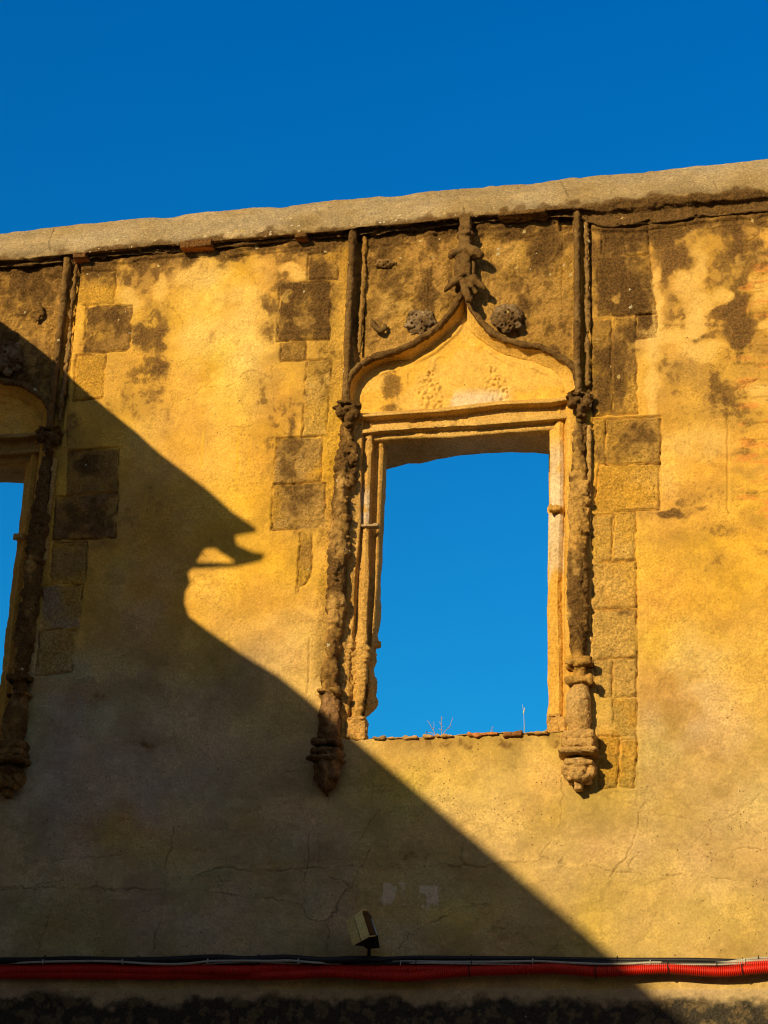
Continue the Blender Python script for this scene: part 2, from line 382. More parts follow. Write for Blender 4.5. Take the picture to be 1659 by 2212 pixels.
# dark growth: cx, cy, rx, ry, strength
STAINS = [
 (350, 600, 62, 36, .75), (285, 600, 40, 26, .7), (335, 660, 38, 45, .6), (325, 725, 42, 36, .72), (330, 790, 36, 40, .62), (300, 860, 55, 50, .5), (350, 900, 30, 40, .4), (245, 690, 50, 50, .4),
 (262, 820, 60, 55, .42), (200, 760, 40, 60, .35), (215, 590, 60, 30, .45), (180, 560, 60, 14, .8), (300, 556, 90, 14, .8), (480, 575, 22, 10, .5), (458, 735, 8, 14, .3), (660, 620, 70, 55, .75), (655, 690, 70, 50, .78),
 (585, 665, 22, 40, .66), (580, 700, 18, 40, .55), (640, 560, 60, 22, .5), (560, 530, 70, 14, .8), (680, 530, 70, 16, .85), (615, 765, 30, 22, .6), (585, 830, 35, 36, .5), (575, 880, 35, 50, .48), (620, 900, 38, 60, .5),
 (650, 860, 25, 40, .4), (600, 970, 70, 60, .38), (620, 1020, 50, 40, .5), (640, 1070, 60, 40, .52), (640, 1140, 55, 16, .45), (440, 930, 20, 22, .3), (700, 830, 26, 90, .38), (670, 790, 40, 45, .4), (715, 700, 20, 120, .35),
 (870, 560, 110, 90, .62), (900, 520, 100, 40, .8), (860, 600, 60, 40, .6), (940, 600, 60, 70, .72), (920, 660, 50, 40, .5), (1090, 500, 110, 26, .62), (1150, 600, 80, 60, .55), (1180, 520, 40, 90, .6), (1060, 600, 50, 70, .6), (1160, 660, 70, 40, .6),
 (1120, 700, 70, 60, .55), (1190, 720, 50, 60, .6), (1225, 700, 14, 160, .5), (800, 690, 30, 50, .45), (830, 730, 60, 25, .5), (850, 770, 30, 14, .6), (812, 780, 30, 18, .6), (845, 830, 26, 34, .5), (860, 870, 20, 14, .55), (800, 560, 30, 60, .45),
 (1345, 540, 60, 60, .6), (1350, 620, 70, 70, .7), (1300, 520, 40, 40, .6), (1440, 505, 40, 34, .8), (1455, 560, 48, 50, .84), (1400, 590, 30, 30, .5), (1450, 640, 60, 40, .55), (1470, 690, 40, 30, .5), (1430, 610, 40, 22, .6), (1500, 540, 12, 40, .2), (1570, 500, 60, 30, .72), (1595, 550, 50, 50, .8),
 (1600, 600, 60, 30, .7), (1570, 660, 60, 50, .76), (1590, 715, 50, 40, .8), (1640, 740, 40, 40, .6), (1640, 560, 40, 30, .7), (1530, 720, 60, 16, .5), (1600, 790, 60, 50, .5), (1490, 810, 90, 46, .62), (1560, 850, 80, 40, .55), (1430, 770, 40, 60, .5), (1440, 860, 60, 40, .45), (1520, 900, 120, 40, .42),
 (1288, 600, 26, 130, .7), (1320, 500, 70, 22, .75), (1400, 560, 20, 60, .4), (1540, 590, 110, 110, .62), (1440, 690, 60, 30, .55), (1640, 680, 40, 60, .55), (1310, 740, 40, 60, .6), (1340, 800, 36, 110, .5), (1300, 850, 30, 60, .5), (1360, 720, 30, 40, .6), (1395, 700, 30, 22, .65), (1365, 930, 60, 30, .66), (1340, 970, 50, 30, .6), (1330, 880, 50, 40, .35), (1280, 900, 18, 100, .35),
 (1600, 985, 60, 8, .45), (1620, 1020, 50, 8, .4), (1440, 1103, 80, 12, .6), (1390, 1122, 24, 10, .5), (1500, 1082, 60, 14, .45), (1540, 1060, 60, 20, .35), (1560, 1140, 80, 24, .36), (1640, 1120, 40, 20, .4), (1540, 1215, 50, 30, .3), (1500, 1160, 60, 20, .3), (1650, 1190, 20, 12, .4),
 (1310, 1213, 40, 8, .45), (1345, 1320, 42, 8, .5), (1300, 1500, 14, 8, .2), (1325, 1190, 30, 8, .3), (652, 1335, 40, 14, .45), (690, 1360, 20, 30, .3),
 (855, 1608, 30, 8, .3), (900, 1606, 50, 9, .45), (955, 1612, 50, 12, .5), (1000, 1612, 30, 10, .4), (1090, 1604, 34, 18, .45), (1180, 1592, 30, 12, .6), (1200, 1608, 20, 12, .5), (1050, 1605, 90, 10, .25), (1160, 1615, 10, 12, .3),
 (60, 620, 90, 60, .7), (40, 760, 90, 60, .85), (60, 820, 60, 30, .8), (100, 700, 40, 60, .5), (-60, 700, 90, 110, .7), (60, 580, 90, 18, .8), (135, 850, 20, 60, .6), (20, 680, 60, 40, .5),
 (200, 1010, 50, 30, .55), (230, 1060, 40, 14, .4), (195, 1120, 60, 42, .55), (150, 930, 30, 60, .4), (230, 880, 60, 60, .35), (200, 1170, 50, 10, .5), (160, 1215, 36, 30, .3), (130, 1290, 30, 20, .25), (400, 1205, 60, 40, .35), (320, 1110, 60, 60, .35), (470, 1180, 60, 30, .25),
 (320, 1485, 55, 12, .38), (230, 1500, 50, 16, .33), (310, 1603, 36, 8, .45), (180, 1500, 50, 40, .3), (340, 1420, 70, 30, .3), (480, 1350, 60, 60, .22), (370, 1500, 30, 30, .3), (90, 1480, 30, 30, .25), (810, 1860, 60, 14, .28), (880, 1850, 40, 14, .4),
]
# bare stone blocks round the windows: corners, tint, relief, growth added
BL = STONE; BR = np.array((.29, .165, .05)); BO = np.array((.60, .34, .045)); BY = np.array((.60, .39, .10)); BG = np.array((.42, .27, .085))
BLOCKS = [
 ([(606, 611), (714, 606), (712, 732), (597, 737)], BL, .012, .30), ([(607, 741), (661, 738), (661, 777), (608, 780)], BL, .012, .22), ([(666, 548), (732, 545), (731, 600), (664, 603)], BL, .008, .2),
 ([(663, 778), (716, 775), (706, 940), (653, 943)], BY, .004, .06), ([(598, 947), (697, 943), (694, 1041), (592, 1046)], BG, .010, .18), ([(591, 1048), (704, 1043), (700, 1141), (585, 1144)], BG, .010, .08),
 ([(649, 1150), (675, 1148), (670, 1240), (640, 1286)], BL, .006, .12), ([(187, 662), (285, 660), (281, 757), (181, 764)], BR, .012, .36), ([(165, 587), (250, 583), (246, 655), (163, 660)], BO, .008, .12),
 ([(165, 768), (230, 764), (222, 860), (156, 866)], BO, .005, .0), ([(146, 973), (256, 966), (253, 1062), (141, 1070)], BR, .010, .12), ([(118, 1073), (254, 1064), (248, 1161), (112, 1166)], np.array((.23, .125, .055)), .010, .2),
 ([(112, 1171), (187, 1168), (183, 1258), (108, 1263)], BG, .008, .04), ([(90, 1267), (178, 1262), (170, 1356), (86, 1362)], np.array((.40, .31, .19)), .008, 0), ([(82, 1366), (165, 1361), (155, 1450), (76, 1462)], BY*.85, .008, 0),
 ([(1299, 498), (1400, 488), (1402, 545), (1300, 556)], BL, .010, .12), ([(1291, 557), (1405, 548), (1417, 676), (1292, 686)], BL, .012, .26), ([(1276, 691), (1320, 688), (1320, 800), (1322, 897), (1278, 900)], BL, .008, .18),
 ([(1323, 688), (1373, 684), (1374, 800), (1378, 893), (1325, 897)], BL, .009, .14), ([(1375, 680), (1419, 677), (1419, 730), (1376, 732)], BL, .009, .25), ([(1311, 906), (1427, 899), (1427, 1001), (1311, 1002)], BL, .011, .16),
 ([(1280, 905), (1308, 904), (1308, 1001), (1281, 1002)], BL, .006, .06), ([(1294, 1004), (1424, 1003), (1424, 1099), (1281, 1108)], BO, .008, .0), ([(1278, 1113), (1323, 1110), (1323, 1211), (1278, 1213)], BY, .009, .04),
 ([(1327, 1110), (1373, 1106), (1373, 1209), (1327, 1211)], BY, .010, .06), ([(1278, 1217), (1375, 1212), (1375, 1311), (1277, 1317)], BY, .008, .0), ([(1278, 1321), (1375, 1315), (1375, 1417), (1279, 1423)], BY*1.03, .006, .0),
 ([(1280, 1426), (1322, 1424), (1322, 1505), (1290, 1507)], BY, .008, .0), ([(1325, 1423), (1375, 1420), (1375, 1503), (1325, 1505)], BY, .009, .0), ([(1325, 1509), (1375, 1507), (1376, 1590), (1325, 1592)], BO*1.05, .007, .0),
 ([(1340, 1596), (1376, 1594), (1370, 1700), (1335, 1700)], BO, .009, .0), ([(1293, 1590), (1337, 1590), (1333, 1700), (1290, 1705)], BO*.95, .004, .0),
]
JOINTS = [[(1055, 545), (1055, 660)], [(925, 570), (925, 660)], [(800, 532), (800, 560), (792, 640), (786, 720)], [(1214, 500), (1214, 560), (1214, 690)], [(795, 533), (860, 528), (905, 525)], [(1010, 521), (1150, 508), (1235, 500)],
          [(1290, 492), (1420, 482), (1660, 455)], [(1375, 1110), (1377, 1300), (1376, 1500), (1376, 1700)], [(78, 660), (76, 780)], [(500, 556), (540, 551), (620, 545), (660, 541)], [(165, 566), (240, 560), (300, 552)], [(1427, 905), (1427, 1100)],
          [(147, 690), (147, 800), (142, 960)], [(1572, 880), (1572, 1100), (1575, 1110)], [(668, 1380), (668, 1450), (664, 1500)]]
def _z(s, ox, oy, pts): return [(ox+x*s, oy+y*s) for x, y in pts]
A6 = lambda p: _z(.349, 1080, 1566, p); A5 = lambda p: _z(.6836, 162, 1404, p); A4 = lambda p: _z(.2929, 351, 513, p); A8 = lambda p: _z(.293, 1188, 324, p); A9 = lambda p: _z(.3173, 1242, 918, p)
CRACKS = [(A6(p), s) for p, s in [
  ([(385, 330), (395, 430), (375, 520), (365, 650), (335, 660), (330, 730), (280, 790), (268, 840)], .8), ([(830, 280), (835, 400), (855, 470), (850, 600), (855, 660), (820, 740), (810, 800), (720, 860), (690, 905), (640, 1020), (620, 1150), (598, 1215), (628, 1350)], 1.2),
  ([(0, 855), (130, 850), (270, 835), (400, 860), (500, 875), (690, 900), (830, 905), (1000, 930), (1200, 945), (1400, 960), (1659, 965)], .9), ([(460, 700), (410, 790), (375, 860)], .7), ([(880, 770), (860, 820), (820, 850), (815, 900)], .9),
  ([(900, 545), (1080, 565), (1280, 600), (1500, 520), (1600, 440)], .35), ([(1280, 610), (1200, 735), (1195, 780), (1150, 890)], .4), ([(1120, 690), (1190, 740)], .4), ([(0, 1265), (100, 1290), (240, 1370), (350, 1355), (620, 1360)], 1.0),
  ([(380, 1280), (330, 1370), (260, 1440)], .8), ([(1430, 765), (1560, 760), (1659, 770)], .7), ([(1220, 790), (1320, 830), (1450, 850)], .5), ([(1450, 850), (1452, 900)], .5), ([(850, 420), (905, 430), (900, 500), (860, 520)], .4), ([(985, 1560), (985, 1640)], .5)]]
CRACKS += [(A5(p), s) for p, s in [
  ([(-240, 750), (0, 760), (180, 755), (300, 765), (450, 690), (550, 695), (730, 685), (900, 690), (1050, 680), (1200, 680), (1340, 680)], 1.0), ([(420, 760), (540, 780), (600, 790), (700, 800), (760, 770)], .8), ([(800, 465), (770, 520), (740, 590), (735, 680), (730, 740), (715, 830), (760, 850), (790, 860), (800, 940)], 1.1),
  ([(310, 560), (310, 610), (290, 680), (285, 740)], 1.0), ([(900, 600), (1000, 460), (1070, 470)], .6), ([(937, 480), (935, 330)], .5), ([(930, 640), (870, 750), (820, 820), (790, 850)], 1.0), ([(1180, 840), (1060, 890), (1020, 940)], 1.1),
  ([(1310, 800), (1180, 820), (1150, 850)], .7), ([(1320, 880), (1400, 890), (1450, 940)], 1.0), ([(640, 390), (700, 370), (750, 340)], .6), ([(1225, 580), (1225, 680)], .6), ([(800, 720), (860, 750), (870, 760)], .8), ([(280, 740), (270, 860), (250, 900), (240, 960)], .8), ([(170, 840), (210, 820), (280, 800)], .6),
  ([(-230, 560), (-100, 540), (0, 550), (150, 545), (200, 540)], .5), ([(450, 690), (470, 790), (400, 850)], .4), ([(-200, 640), (-100, 670), (60, 660), (160, 640)], .5)]]
CRACKS += [(A4(p), s) for p, s in [
  ([(320, 130), (330, 370), (380, 440), (445, 490), (390, 610), (370, 700), (395, 750), (365, 890)], .55), ([(0, 500), (60, 520), (130, 610), (160, 680)], .5), ([(60, 1030), (70, 1160), (100, 1210), (320, 1090), (350, 1050)], .5), ([(320, 1100), (480, 1105), (570, 1030), (670, 990), (790, 1020), (800, 960), (880, 920)], .6),
  ([(160, 310), (400, 280), (560, 265), (750, 250), (1040, 240)], .55), ([(280, 1390), (500, 1395), (640, 1380), (850, 1380)], .5), ([(60, 1160), (90, 1270), (150, 1320)], .5), ([(650, 290), (700, 360), (710, 430)], .4), ([(690, 730), (740, 780), (735, 830)], .4)]]
CRACKS += [(A8(p), s) for p, s in [
  ([(770, 930), (850, 905), (1050, 880), (1200, 880), (1290, 840)], .6), ([(1410, 1480), (1330, 1470), (1200, 1530), (1130, 1620)], .6), ([(1410, 1480), (1450, 1550), (1560, 1600), (1540, 1680), (1440, 1750), (1420, 1830)], .6), ([(870, 1420), (1000, 1460), (1080, 1430), (1200, 1310), (1270, 1200)], .55),
  ([(1440, 690), (1500, 660), (1520, 620)], 1.1), ([(1560, 1600), (1607, 1570)], .5), ([(1060, 880), (1050, 1000), (1070, 1120), (1210, 1060), (1220, 1000)], .4)]]
CRACKS += [(A9(p), s) for p, s in [([(700, 1540), (730, 1630), (640, 1670), (590, 1760), (500, 1810)], .45), ([(730, 1630), (870, 1690), (1010, 1690)], .45), ([(880, 1700), (880, 1760), (810, 1810), (808, 1870), (700, 1880)], .4)]]
CRACKS += [([(730, 1640), (700, 1700), (690, 1780), (690, 1860)], .4), ([(0, 1925), (60, 1920), (140, 1905)], .6), ([(110, 1960), (100, 2010), (80, 2050)], .6), ([(1056, 2095), (1090, 2110), (1120, 2140)], .2), ([(870, 1115), (880, 1120)], .2)]
# repairs and washed places: cx, cy, rx, ry, colour, amount
TINTS = [
 (480, 740, 110, 260, PALE, .75), (560, 620, 60, 60, PALE, .5), (560, 780, 60, 120, PALE, .5), (500, 1050, 60, 120, OCHRE*1.08, .5), (620, 1350, 110, 80, PALE*.95, .5), (460, 1290, 50, 60, PALE*.9, .4), (1500, 1480, 90, 130, (.60, .42, .17), .7), (1600, 1700, 120, 160, (.56, .40, .16), .5), (1500, 700, 40, 80, PALE, .5), (1480, 560, 20, 90, PALE, .2),
 (1560, 620, 40, 80, PALE, .2), (1640, 640, 50, 120, ORANGE*1.1, .45), (1630, 1020, 60, 90, ORANGE*1.05, .3), (1450, 1560, 80, 90, (.50, .37, .17), .6), (1420, 1660, 60, 120, (.46, .335, .155), .6), (1520, 1760, 140, 200, (.48, .34, .145), .5), (1400, 730, 40, 60, PALE, .5), (1420, 1000, 60, 120, PALE*.9, .35),
 (195, 800, 40, 60, ORANGE, .6), (205, 870, 40, 40, OCHRE, .4), (180, 600, 16, 40, ORANGE, .5), (720, 800, 16, 60, (.66, .40, .05), .6), (710, 880, 22, 50, (.68, .42, .05), .6), (745, 1200, 14, 300, ORANGE, .3), (690, 1000, 14, 60, OCHRE, .5),
 (1400, 1750, 50, 200, (.50, .36, .16), .4), (1200, 1700, 120, 110, (.60, .38, .10), .5), (1100, 1650, 200, 70, (.62, .40, .11), .5), (1310, 1640, 50, 70, ORANGE, .7),
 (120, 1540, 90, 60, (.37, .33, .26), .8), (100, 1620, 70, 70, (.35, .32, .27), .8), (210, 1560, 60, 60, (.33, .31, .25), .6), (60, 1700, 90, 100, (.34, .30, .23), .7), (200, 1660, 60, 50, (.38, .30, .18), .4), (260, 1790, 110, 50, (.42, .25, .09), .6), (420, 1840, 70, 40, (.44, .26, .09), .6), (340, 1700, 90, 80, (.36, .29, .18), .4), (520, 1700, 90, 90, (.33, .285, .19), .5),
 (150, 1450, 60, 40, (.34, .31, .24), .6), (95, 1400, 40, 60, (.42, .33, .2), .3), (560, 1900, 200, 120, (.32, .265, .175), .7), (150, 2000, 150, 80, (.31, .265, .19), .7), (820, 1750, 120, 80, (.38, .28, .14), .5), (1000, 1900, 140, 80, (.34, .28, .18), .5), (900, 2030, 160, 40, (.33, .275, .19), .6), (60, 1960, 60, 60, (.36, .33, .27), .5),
 (330, 960, 60, 120, (.50, .33, .10), .4), (420, 1150, 90, 90, (.42, .29, .11), .5), (300, 1300, 110, 120, (.42, .30, .13), .5), (270, 1130, 40, 130, (.45, .31, .11), .4), (1300, 1050, 30, 40, ORANGE, .4), (1380, 1060, 50, 30, (.63, .36, .03), .7), (860, 690, 60, 60, (.62, .40, .09), .5), (840, 740, 60, 26, (.6, .4, .12), .5), (1100, 560, 60, 40, (.66, .42, .10), .6), (1080, 620, 20, 40, (.6, .40, .11), .5),
]
BRIGHT = [(1480, 620, 26, 40), (1510, 580, 22, 60), (1520, 660, 30, 36), (1500, 700, 26, 26), (1420, 620, 14, 60), (1450, 470, 60, 8), (1410, 760, 30, 30), (1405, 850, 14, 80), (1530, 760, 40, 26), (1640, 630, 30, 40), (1560, 640, 20, 20), (1650, 700, 20, 14), (400, 560, 60, 14), (350, 625, 20, 40), (280, 640, 30, 30), (420, 600, 60, 30),
          (640, 585, 40, 14), (1100, 550, 34, 26), (830, 660, 24, 40), (650, 1010, 18, 22), (870, 660, 26, 12), (1330, 640, 16, 10), (1440, 720, 60, 20), (1415, 690, 16, 60), (620, 640, 12, 20), (655, 700, 30, 16), (1640, 850, 30, 30), (1500, 960, 80, 40)]

def wallfield(x, z):
    """relief, tint, growth, lichen, roughness and pitting of the wall at world x, z"""
    P = np.stack([x, np.zeros_like(x), z], -1); U, W = pix(P); n = len(x)
    wx = (fbm2(x*7, z*7, 4, 3)-.5); wz = (fbm2(x*7, z*7, 4, 9)-.5)
    Us = U+wx*42; Ws = W+wz*42                   # for soft stains
    Uc = U+wx*20+(fbm2(x*20, z*20, 3, 44)-.5)*13; Wc = W+wz*20+(fbm2(x*20, z*20, 3, 47)-.5)*13           # for cracks
    Ub = U+wx*4; Wb = W+wz*4
    big = fbm2(x*.9, z*.9, 4, 21); mid = fbm2(x*3.2, z*3.2, 4, 22); fine = fbm2(x*17, z*17, 4, 23); vert = fbm2(x*16, z*2.2, 4, 24); hor = fbm2(x*3.0, z*19, 4, 25)
    t = np.ones((n, 1))*OCHRE
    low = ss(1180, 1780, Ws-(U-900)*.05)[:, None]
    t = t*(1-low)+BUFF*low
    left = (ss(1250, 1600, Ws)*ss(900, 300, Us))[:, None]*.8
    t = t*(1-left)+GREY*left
    for cx, cy, rx, ry, c, a in TINTS:
        m = np.flatnonzero((abs(Us-cx) < rx*1.35) & (abs(Ws-cy) < ry*1.35))
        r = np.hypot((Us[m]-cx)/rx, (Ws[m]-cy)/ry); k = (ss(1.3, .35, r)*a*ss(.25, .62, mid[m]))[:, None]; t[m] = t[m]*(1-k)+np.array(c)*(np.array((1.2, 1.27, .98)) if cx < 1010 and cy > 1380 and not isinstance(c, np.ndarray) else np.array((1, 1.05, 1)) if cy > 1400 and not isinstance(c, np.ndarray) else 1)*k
    flk = ss(.50, .53, fbm2(x*3.1+5, z*4.2, 6, 141, .6)); flk2 = ss(.56, .585, fbm2(x*6+2, z*7, 6, 142, .6)); t *= (1-.09*flk+.10*flk2)[:, None]
    t *= (1+(mid-.5)*.68+(big-.5)*.3+(vert-.5)*.12*(1-low[:, 0]))[:, None]
    t[:, 2] *= 1+(fbm2(x*2, z*2, 3, 77)-.5)*.9
    t[:, 1] *= 1+(fbm2(x*2.7, z*2.7, 3, 78)-.5)*.14
    h = (big-.5)*.022+(mid-.5)*.014+(fine-.5)*.0045+.002*flk-.0015*flk2
    # trowelled, patchy lower render
    pl = ss(1500, 1750, W)
    st = ss(.52, .56, fbm2(x*2.6+3, z*6.5, 4, 60)); h += pl*(st*.0022); t *= (1-pl*st*.07)[:, None]
    crust = .10+(mid-.5)*.5*(1-pl)+(big-.5)*.2
    crust = np.clip(crust, 0, .28)*ss(1500, 900, W)
    film = np.zeros(n); rag = fbm2(x*5.2+wx*.6, z*2.6+wz*.6, 6, 131, .66)
    for cx, cy, rx, ry, s in STAINS:
        m = np.flatnonzero((abs(Us-cx) < rx*1.8) & (abs(Ws-cy) < ry*1.8))
        r = np.hypot((Us[m]-cx)/rx, (Ws[m]-cy)/ry); film[m] = np.maximum(film[m], s*ss(1.75, .3, r))
    for cx, cy, rx, ry in BRIGHT:
        m = np.flatnonzero((abs(Us-cx) < rx*1.4) & (abs(Ws-cy) < ry*1.4))
        r = np.hypot((Us[m]-cx)/rx, (Ws[m]-cy)/ry); k = ss(1.25, .5, r)*ss(.2, .45, rag[m]+.1); crust[m] *= (1-.9*k); film[m] *= (1-.85*k); t[m] = t[m]*(1-.5*k[:, None])+PALE*.5*k[:, None]
    crust = np.maximum(crust, np.clip(film*(.74+3.0*(rag-.42)), 0, 1.0))
    fk = np.clip(film*1.1*(.45+.9*(vert-.2)+.5*(mid-.4)), 0, .85)[:, None]; t = t*(1-fk)+np.array((.27, .165, .048))*fk
    # drips of ochre wash
    dr = ss(.66, .72, fbm2(x*22, z*.7, 3, 88))*ss(915, 935, W)*ss(1090, 980, W)*ss(400, 440, U)*ss(560, 530, U)
    t = t*(1-dr[:, None]*.6)+np.array((.74, .43, .03))*dr[:, None]*.6
    # brickwork showing through far right
    bz = ss(1575, 1600, Us)*ss(1160, 1090, W)*ss(520, 560, W)
    row = ss(.54, .60, hor); h -= bz*row*.007; crust = np.maximum(crust, bz*row*.42); rb = (bz*ss(.6, .68, fbm2(x*5, z*22, 3, 91)))[:, None]*.5; t = t*(1-rb)+np.array((.60, .22, .05))*rb
    rough = .30+.25*ss(.4, .7, mid)-.1*pl; lich = np.zeros(n); pits = .05+.5*pl*ss(.3, .65, fbm2(x*1.4, z*1.4, 3, 95))
    # window panel above the arch: rougher carved stone
    for dxp in (0, 1):
        if dxp: Pq = P.copy(); Pq[:, 0] -= DXW; Up, Wp = pix(Pq)
        else: Up, Wp = U, W
        pan = ss(752, 762, Up)*ss(1256, 1248, Up)*ss(905, 860, Wp)
        h += pan*(-.012+(fbm2(x*11, z*11, 4, 41)-.5)*.042+(fine-.5)*.018-.010*ss(.56, .6, fbm2(x*5.5, z*8, 4, 43))); rough = np.maximum(rough, pan*.95); crust = np.maximum(crust, pan*(.31+1.2*(mid-.5)+.12*ss(620, 500, Wp)))
        pk = (pan*(.45+.9*(fbm2(x*3.5, z*3.5, 3, 46)-.35)))[:, None].clip(0, .9); t = t*(1-pk)+STONE*1.45*pk; lich = np.maximum(lich, pan*.10*ss(700, 500, Wp))
        grv = ss(765, 768, Up)*ss(787, 784, Up)*ss(508, 512, Wp)*ss(800, 780, Wp)+ss(1255, 1258, Up)*ss(1279, 1276, Up)*ss(478, 484, Wp)*ss(900, 870, Wp); h -= grv*.040; crust = np.maximum(crust, grv*.45)  # groove by each shaft, cut and darkened where the shaft's shadow lies
        # rough masonry either side of the shafts and columns
        sd_ = np.maximum(ss(1290, 1262, Up)*ss(1240, 1250, Up), 0)*ss(1720, 1690, Wp)
        h += sd_*((fine-.5)*.02-.004); rough = np.maximum(rough, sd_*.8)
        sl_ = ss(668, 700, Up+wx*60)*ss(775, 750, Up)*ss(1600, 1450, Wp); h += sl_*((fine-.5)*.022+(mid-.5)*.012); rough = np.maximum(rough, sl_*.85)
    for k_, (q, c, hh, cr) in enumerate(BLOCKS):
        qa = np.array(q); x0, y0 = qa.min(0)-16; x1, y1 = qa.max(0)+16
        m = np.flatnonzero((U > x0) & (U < x1) & (W > y0) & (W < y1))
        Uq = Ub+(fbm2(x*20, z*20, 3, 44)-.5)*6; ins = inpoly(Uq[m], Wb[m], q); d = polydist(Uq[m], Wb[m], q, True); s = np.where(ins, d, -d)
        k = ss(-1.5, 2.5, s+(fbm2(x[m]*14, z[m]*14, 3, 120+k_)-.5)*7); kk = k[:, None]*(.12+.66*ss(.3, .65, fbm2(x[m]*5, z[m]*5, 4, 160+k_)))[:, None]
        var = 1+(fbm2(x[m]*9, z[m]*9, 4, 100+k_)-.5)*.5
        t[m] = t[m]*(1-kk)+np.array(c)*var[:, None]*kk
        h[m] += k*(-hh*.22+(fbm2(x[m]*30, z[m]*30, 3, 140+k_)-.5)*hh*1.7+(fbm2(x[m]*8, z[m]*8, 3, 180+k_)-.5)*hh*1.2)
        jd = ss(3.2, .6, d)*ss(.38, .6, fbm2(x[m]*7+k_, z[m]*7, 3, 200)+.08); h[m] -= jd*.020; crust[m] = np.minimum(crust[m]+k*cr*.75*(.3+1.1*ss(.35, .6, fbm2(x[m]*4, z[m]*4, 4, 240+k_))), 1); crust[m] = np.maximum(crust[m], jd*.62)
        rough[m] = np.maximum(rough[m], k*.9); pits[m] = np.maximum(pits[m], k*.35); lich[m] = np.maximum(lich[m], k*cr*.4)
    for q in JOINTS:
        qa = np.array(q); x0, y0 = qa.min(0)-14; x1, y1 = qa.max(0)+14; m = np.flatnonzero((U > x0) & (U < x1) & (W > y0) & (W < y1))
        j = ss(3.2, .6, polydist(Ub[m], Wb[m], q)); h[m] -= j*.010; crust[m] = np.maximum(crust[m], j*.42)
    for q, s in CRACKS:
        qa = np.array(q); x0, y0 = qa.min(0)-14; x1, y1 = qa.max(0)+14; m = np.flatnonzero((U > x0) & (U < x1) & (W > y0) & (W < y1))
        d = polydist(Uc[m], Wc[m], q); cw = ss(.25, .7, fbm2(x[m]*6, z[m]*6, 3, 71)); j = ss(1.0+1.3*cw, .2, d)*s*(.2+.9*cw)*(.75 if len(q) > 8 else 1); h[m] -= j*.010; t[m] *= (1-.42*np.minimum(j, 1))[:, None]
        j2 = ss(8, 1, d)*s*ss(.45, .55, fbm2(x[m]*10, z[m]*10, 3, 73)); h[m] += j2*.003
    # ledge, soot line and mould at the foot of the picture
    led = ss(2134, 2139, W+wz*8); t = t*(1-led[:, None]*.6)+np.array((.40, .32, .20))*led[:, None]*.6; h += led*.006
    mo = ss(2146, 2170, W+(fbm2(x*4, z*3, 6, 61, .6)-.5)*52+(fine-.5)*30); mg = ss(.50, .62, fine+.25*(mid-.5)); crust = crust*(1-mo)+mo*.12*mg
    mo3 = mo[:, None]*.95; t = t*(1-mo3)+(np.array((.045, .042, .034))*(1-mg[:, None])+np.array((.15, .115, .06))*mg[:, None])*mo3; rough = np.maximum(rough, mo*.9); lich = np.maximum(lich, mo*.03)
    # under the coping
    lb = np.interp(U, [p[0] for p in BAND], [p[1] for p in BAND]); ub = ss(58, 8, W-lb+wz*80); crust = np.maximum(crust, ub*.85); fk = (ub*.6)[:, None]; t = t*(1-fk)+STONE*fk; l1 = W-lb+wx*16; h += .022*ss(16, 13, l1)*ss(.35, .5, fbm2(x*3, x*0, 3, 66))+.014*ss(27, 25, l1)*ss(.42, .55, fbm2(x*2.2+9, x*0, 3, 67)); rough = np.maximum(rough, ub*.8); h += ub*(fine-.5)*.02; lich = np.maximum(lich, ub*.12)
    # old marks of removed notices
    for x0, x1, y0, y1 in ((818, 876, 1906, 1950), (904, 948, 1913, 1958)):
        m = np.flatnonzero((U > x0-8) & (U < x1+8) & (W > y0-8) & (W < y1+40))
        e = ss(x0-1, x0+4, Us[m]*.3+U[m]*.7)*ss(x1+1, x1-4, Us[m]*.3+U[m]*.7)*ss(y0-2, y0+4, W[m])*ss(y1+22*fbm2(x[m]*40, x[m]*0, 2, 5), y1-6, W[m])
        e = e*ss(.46, .56, fbm2(x[m]*13, z[m]*7, 5, 8, .65)+.8*.25*ss(y0+26, y0, W[m])*ss(.3, .6, fbm2(x[m]*5, z[m]*5, 2, 12))); t[m] = t[m]*(1-e[:, None]*.75)+np.array((.72, .61, .40))*e[:, None]*.75
    # dark socket beside the right hand shaft
    m = np.flatnonzero((U > 1196) & (U < 1242) & (W > 455) & (W < 505)); e = ss(0, 4, Ub[m]-1205)*ss(0, 3, 1238-Ub[m])*ss(500, 495, Wb[m]); h[m] -= e*.05; crust[m] = np.maximum(crust[m], e*.6)
    return h, np.clip(t, .01, .85), np.clip(crust, 0, 1), lich, rough, np.clip(pits, 0, .6)

# ================================================================== the ruined wall
xl = float(at(float(EXT0), 560.)[0])+.05; xr = float(at(float(EXT1), 300.)[0])-.05
STEP = .0072
v0 = at(-45., 560.)[0]; v1 = at(1705., 350.)[0]; v1 = max(v1, at(1705., 2212.)[0]); v0 = min(v0, at(-45., 2212.)[0])
zb = at(830., 2235.)[2]; zt = float(at(1659., 350.)[2])+.1
def spread(a, b, n): return list(np.linspace(a, b, n))[:-1]
xs = np.array(spread(xl, v0, 90)+list(np.arange(v0, v1, STEP))+list(np.linspace(v1, xr, 60))); zs = np.array(spread(0, zb, 60)+list(np.arange(zb, zt, STEP)))
print('wall grid', len(xs), len(zs), 'x', v0, v1, 'z', zb, zt, 'dxw', DXW)
X, Z = np.meshgrid(xs, zs, indexing='ij'); sh = X.shape; X = X.ravel(); Z = Z.ravel()
U, W = pix(np.stack([X, X*0, Z], -1))
lipw = np.interp(U, [p[0] for p in LIP], [p[1] for p in LIP])
keep = W > lipw-6
U2, W2 = pix(np.stack([X-DXW, X*0, Z], -1))
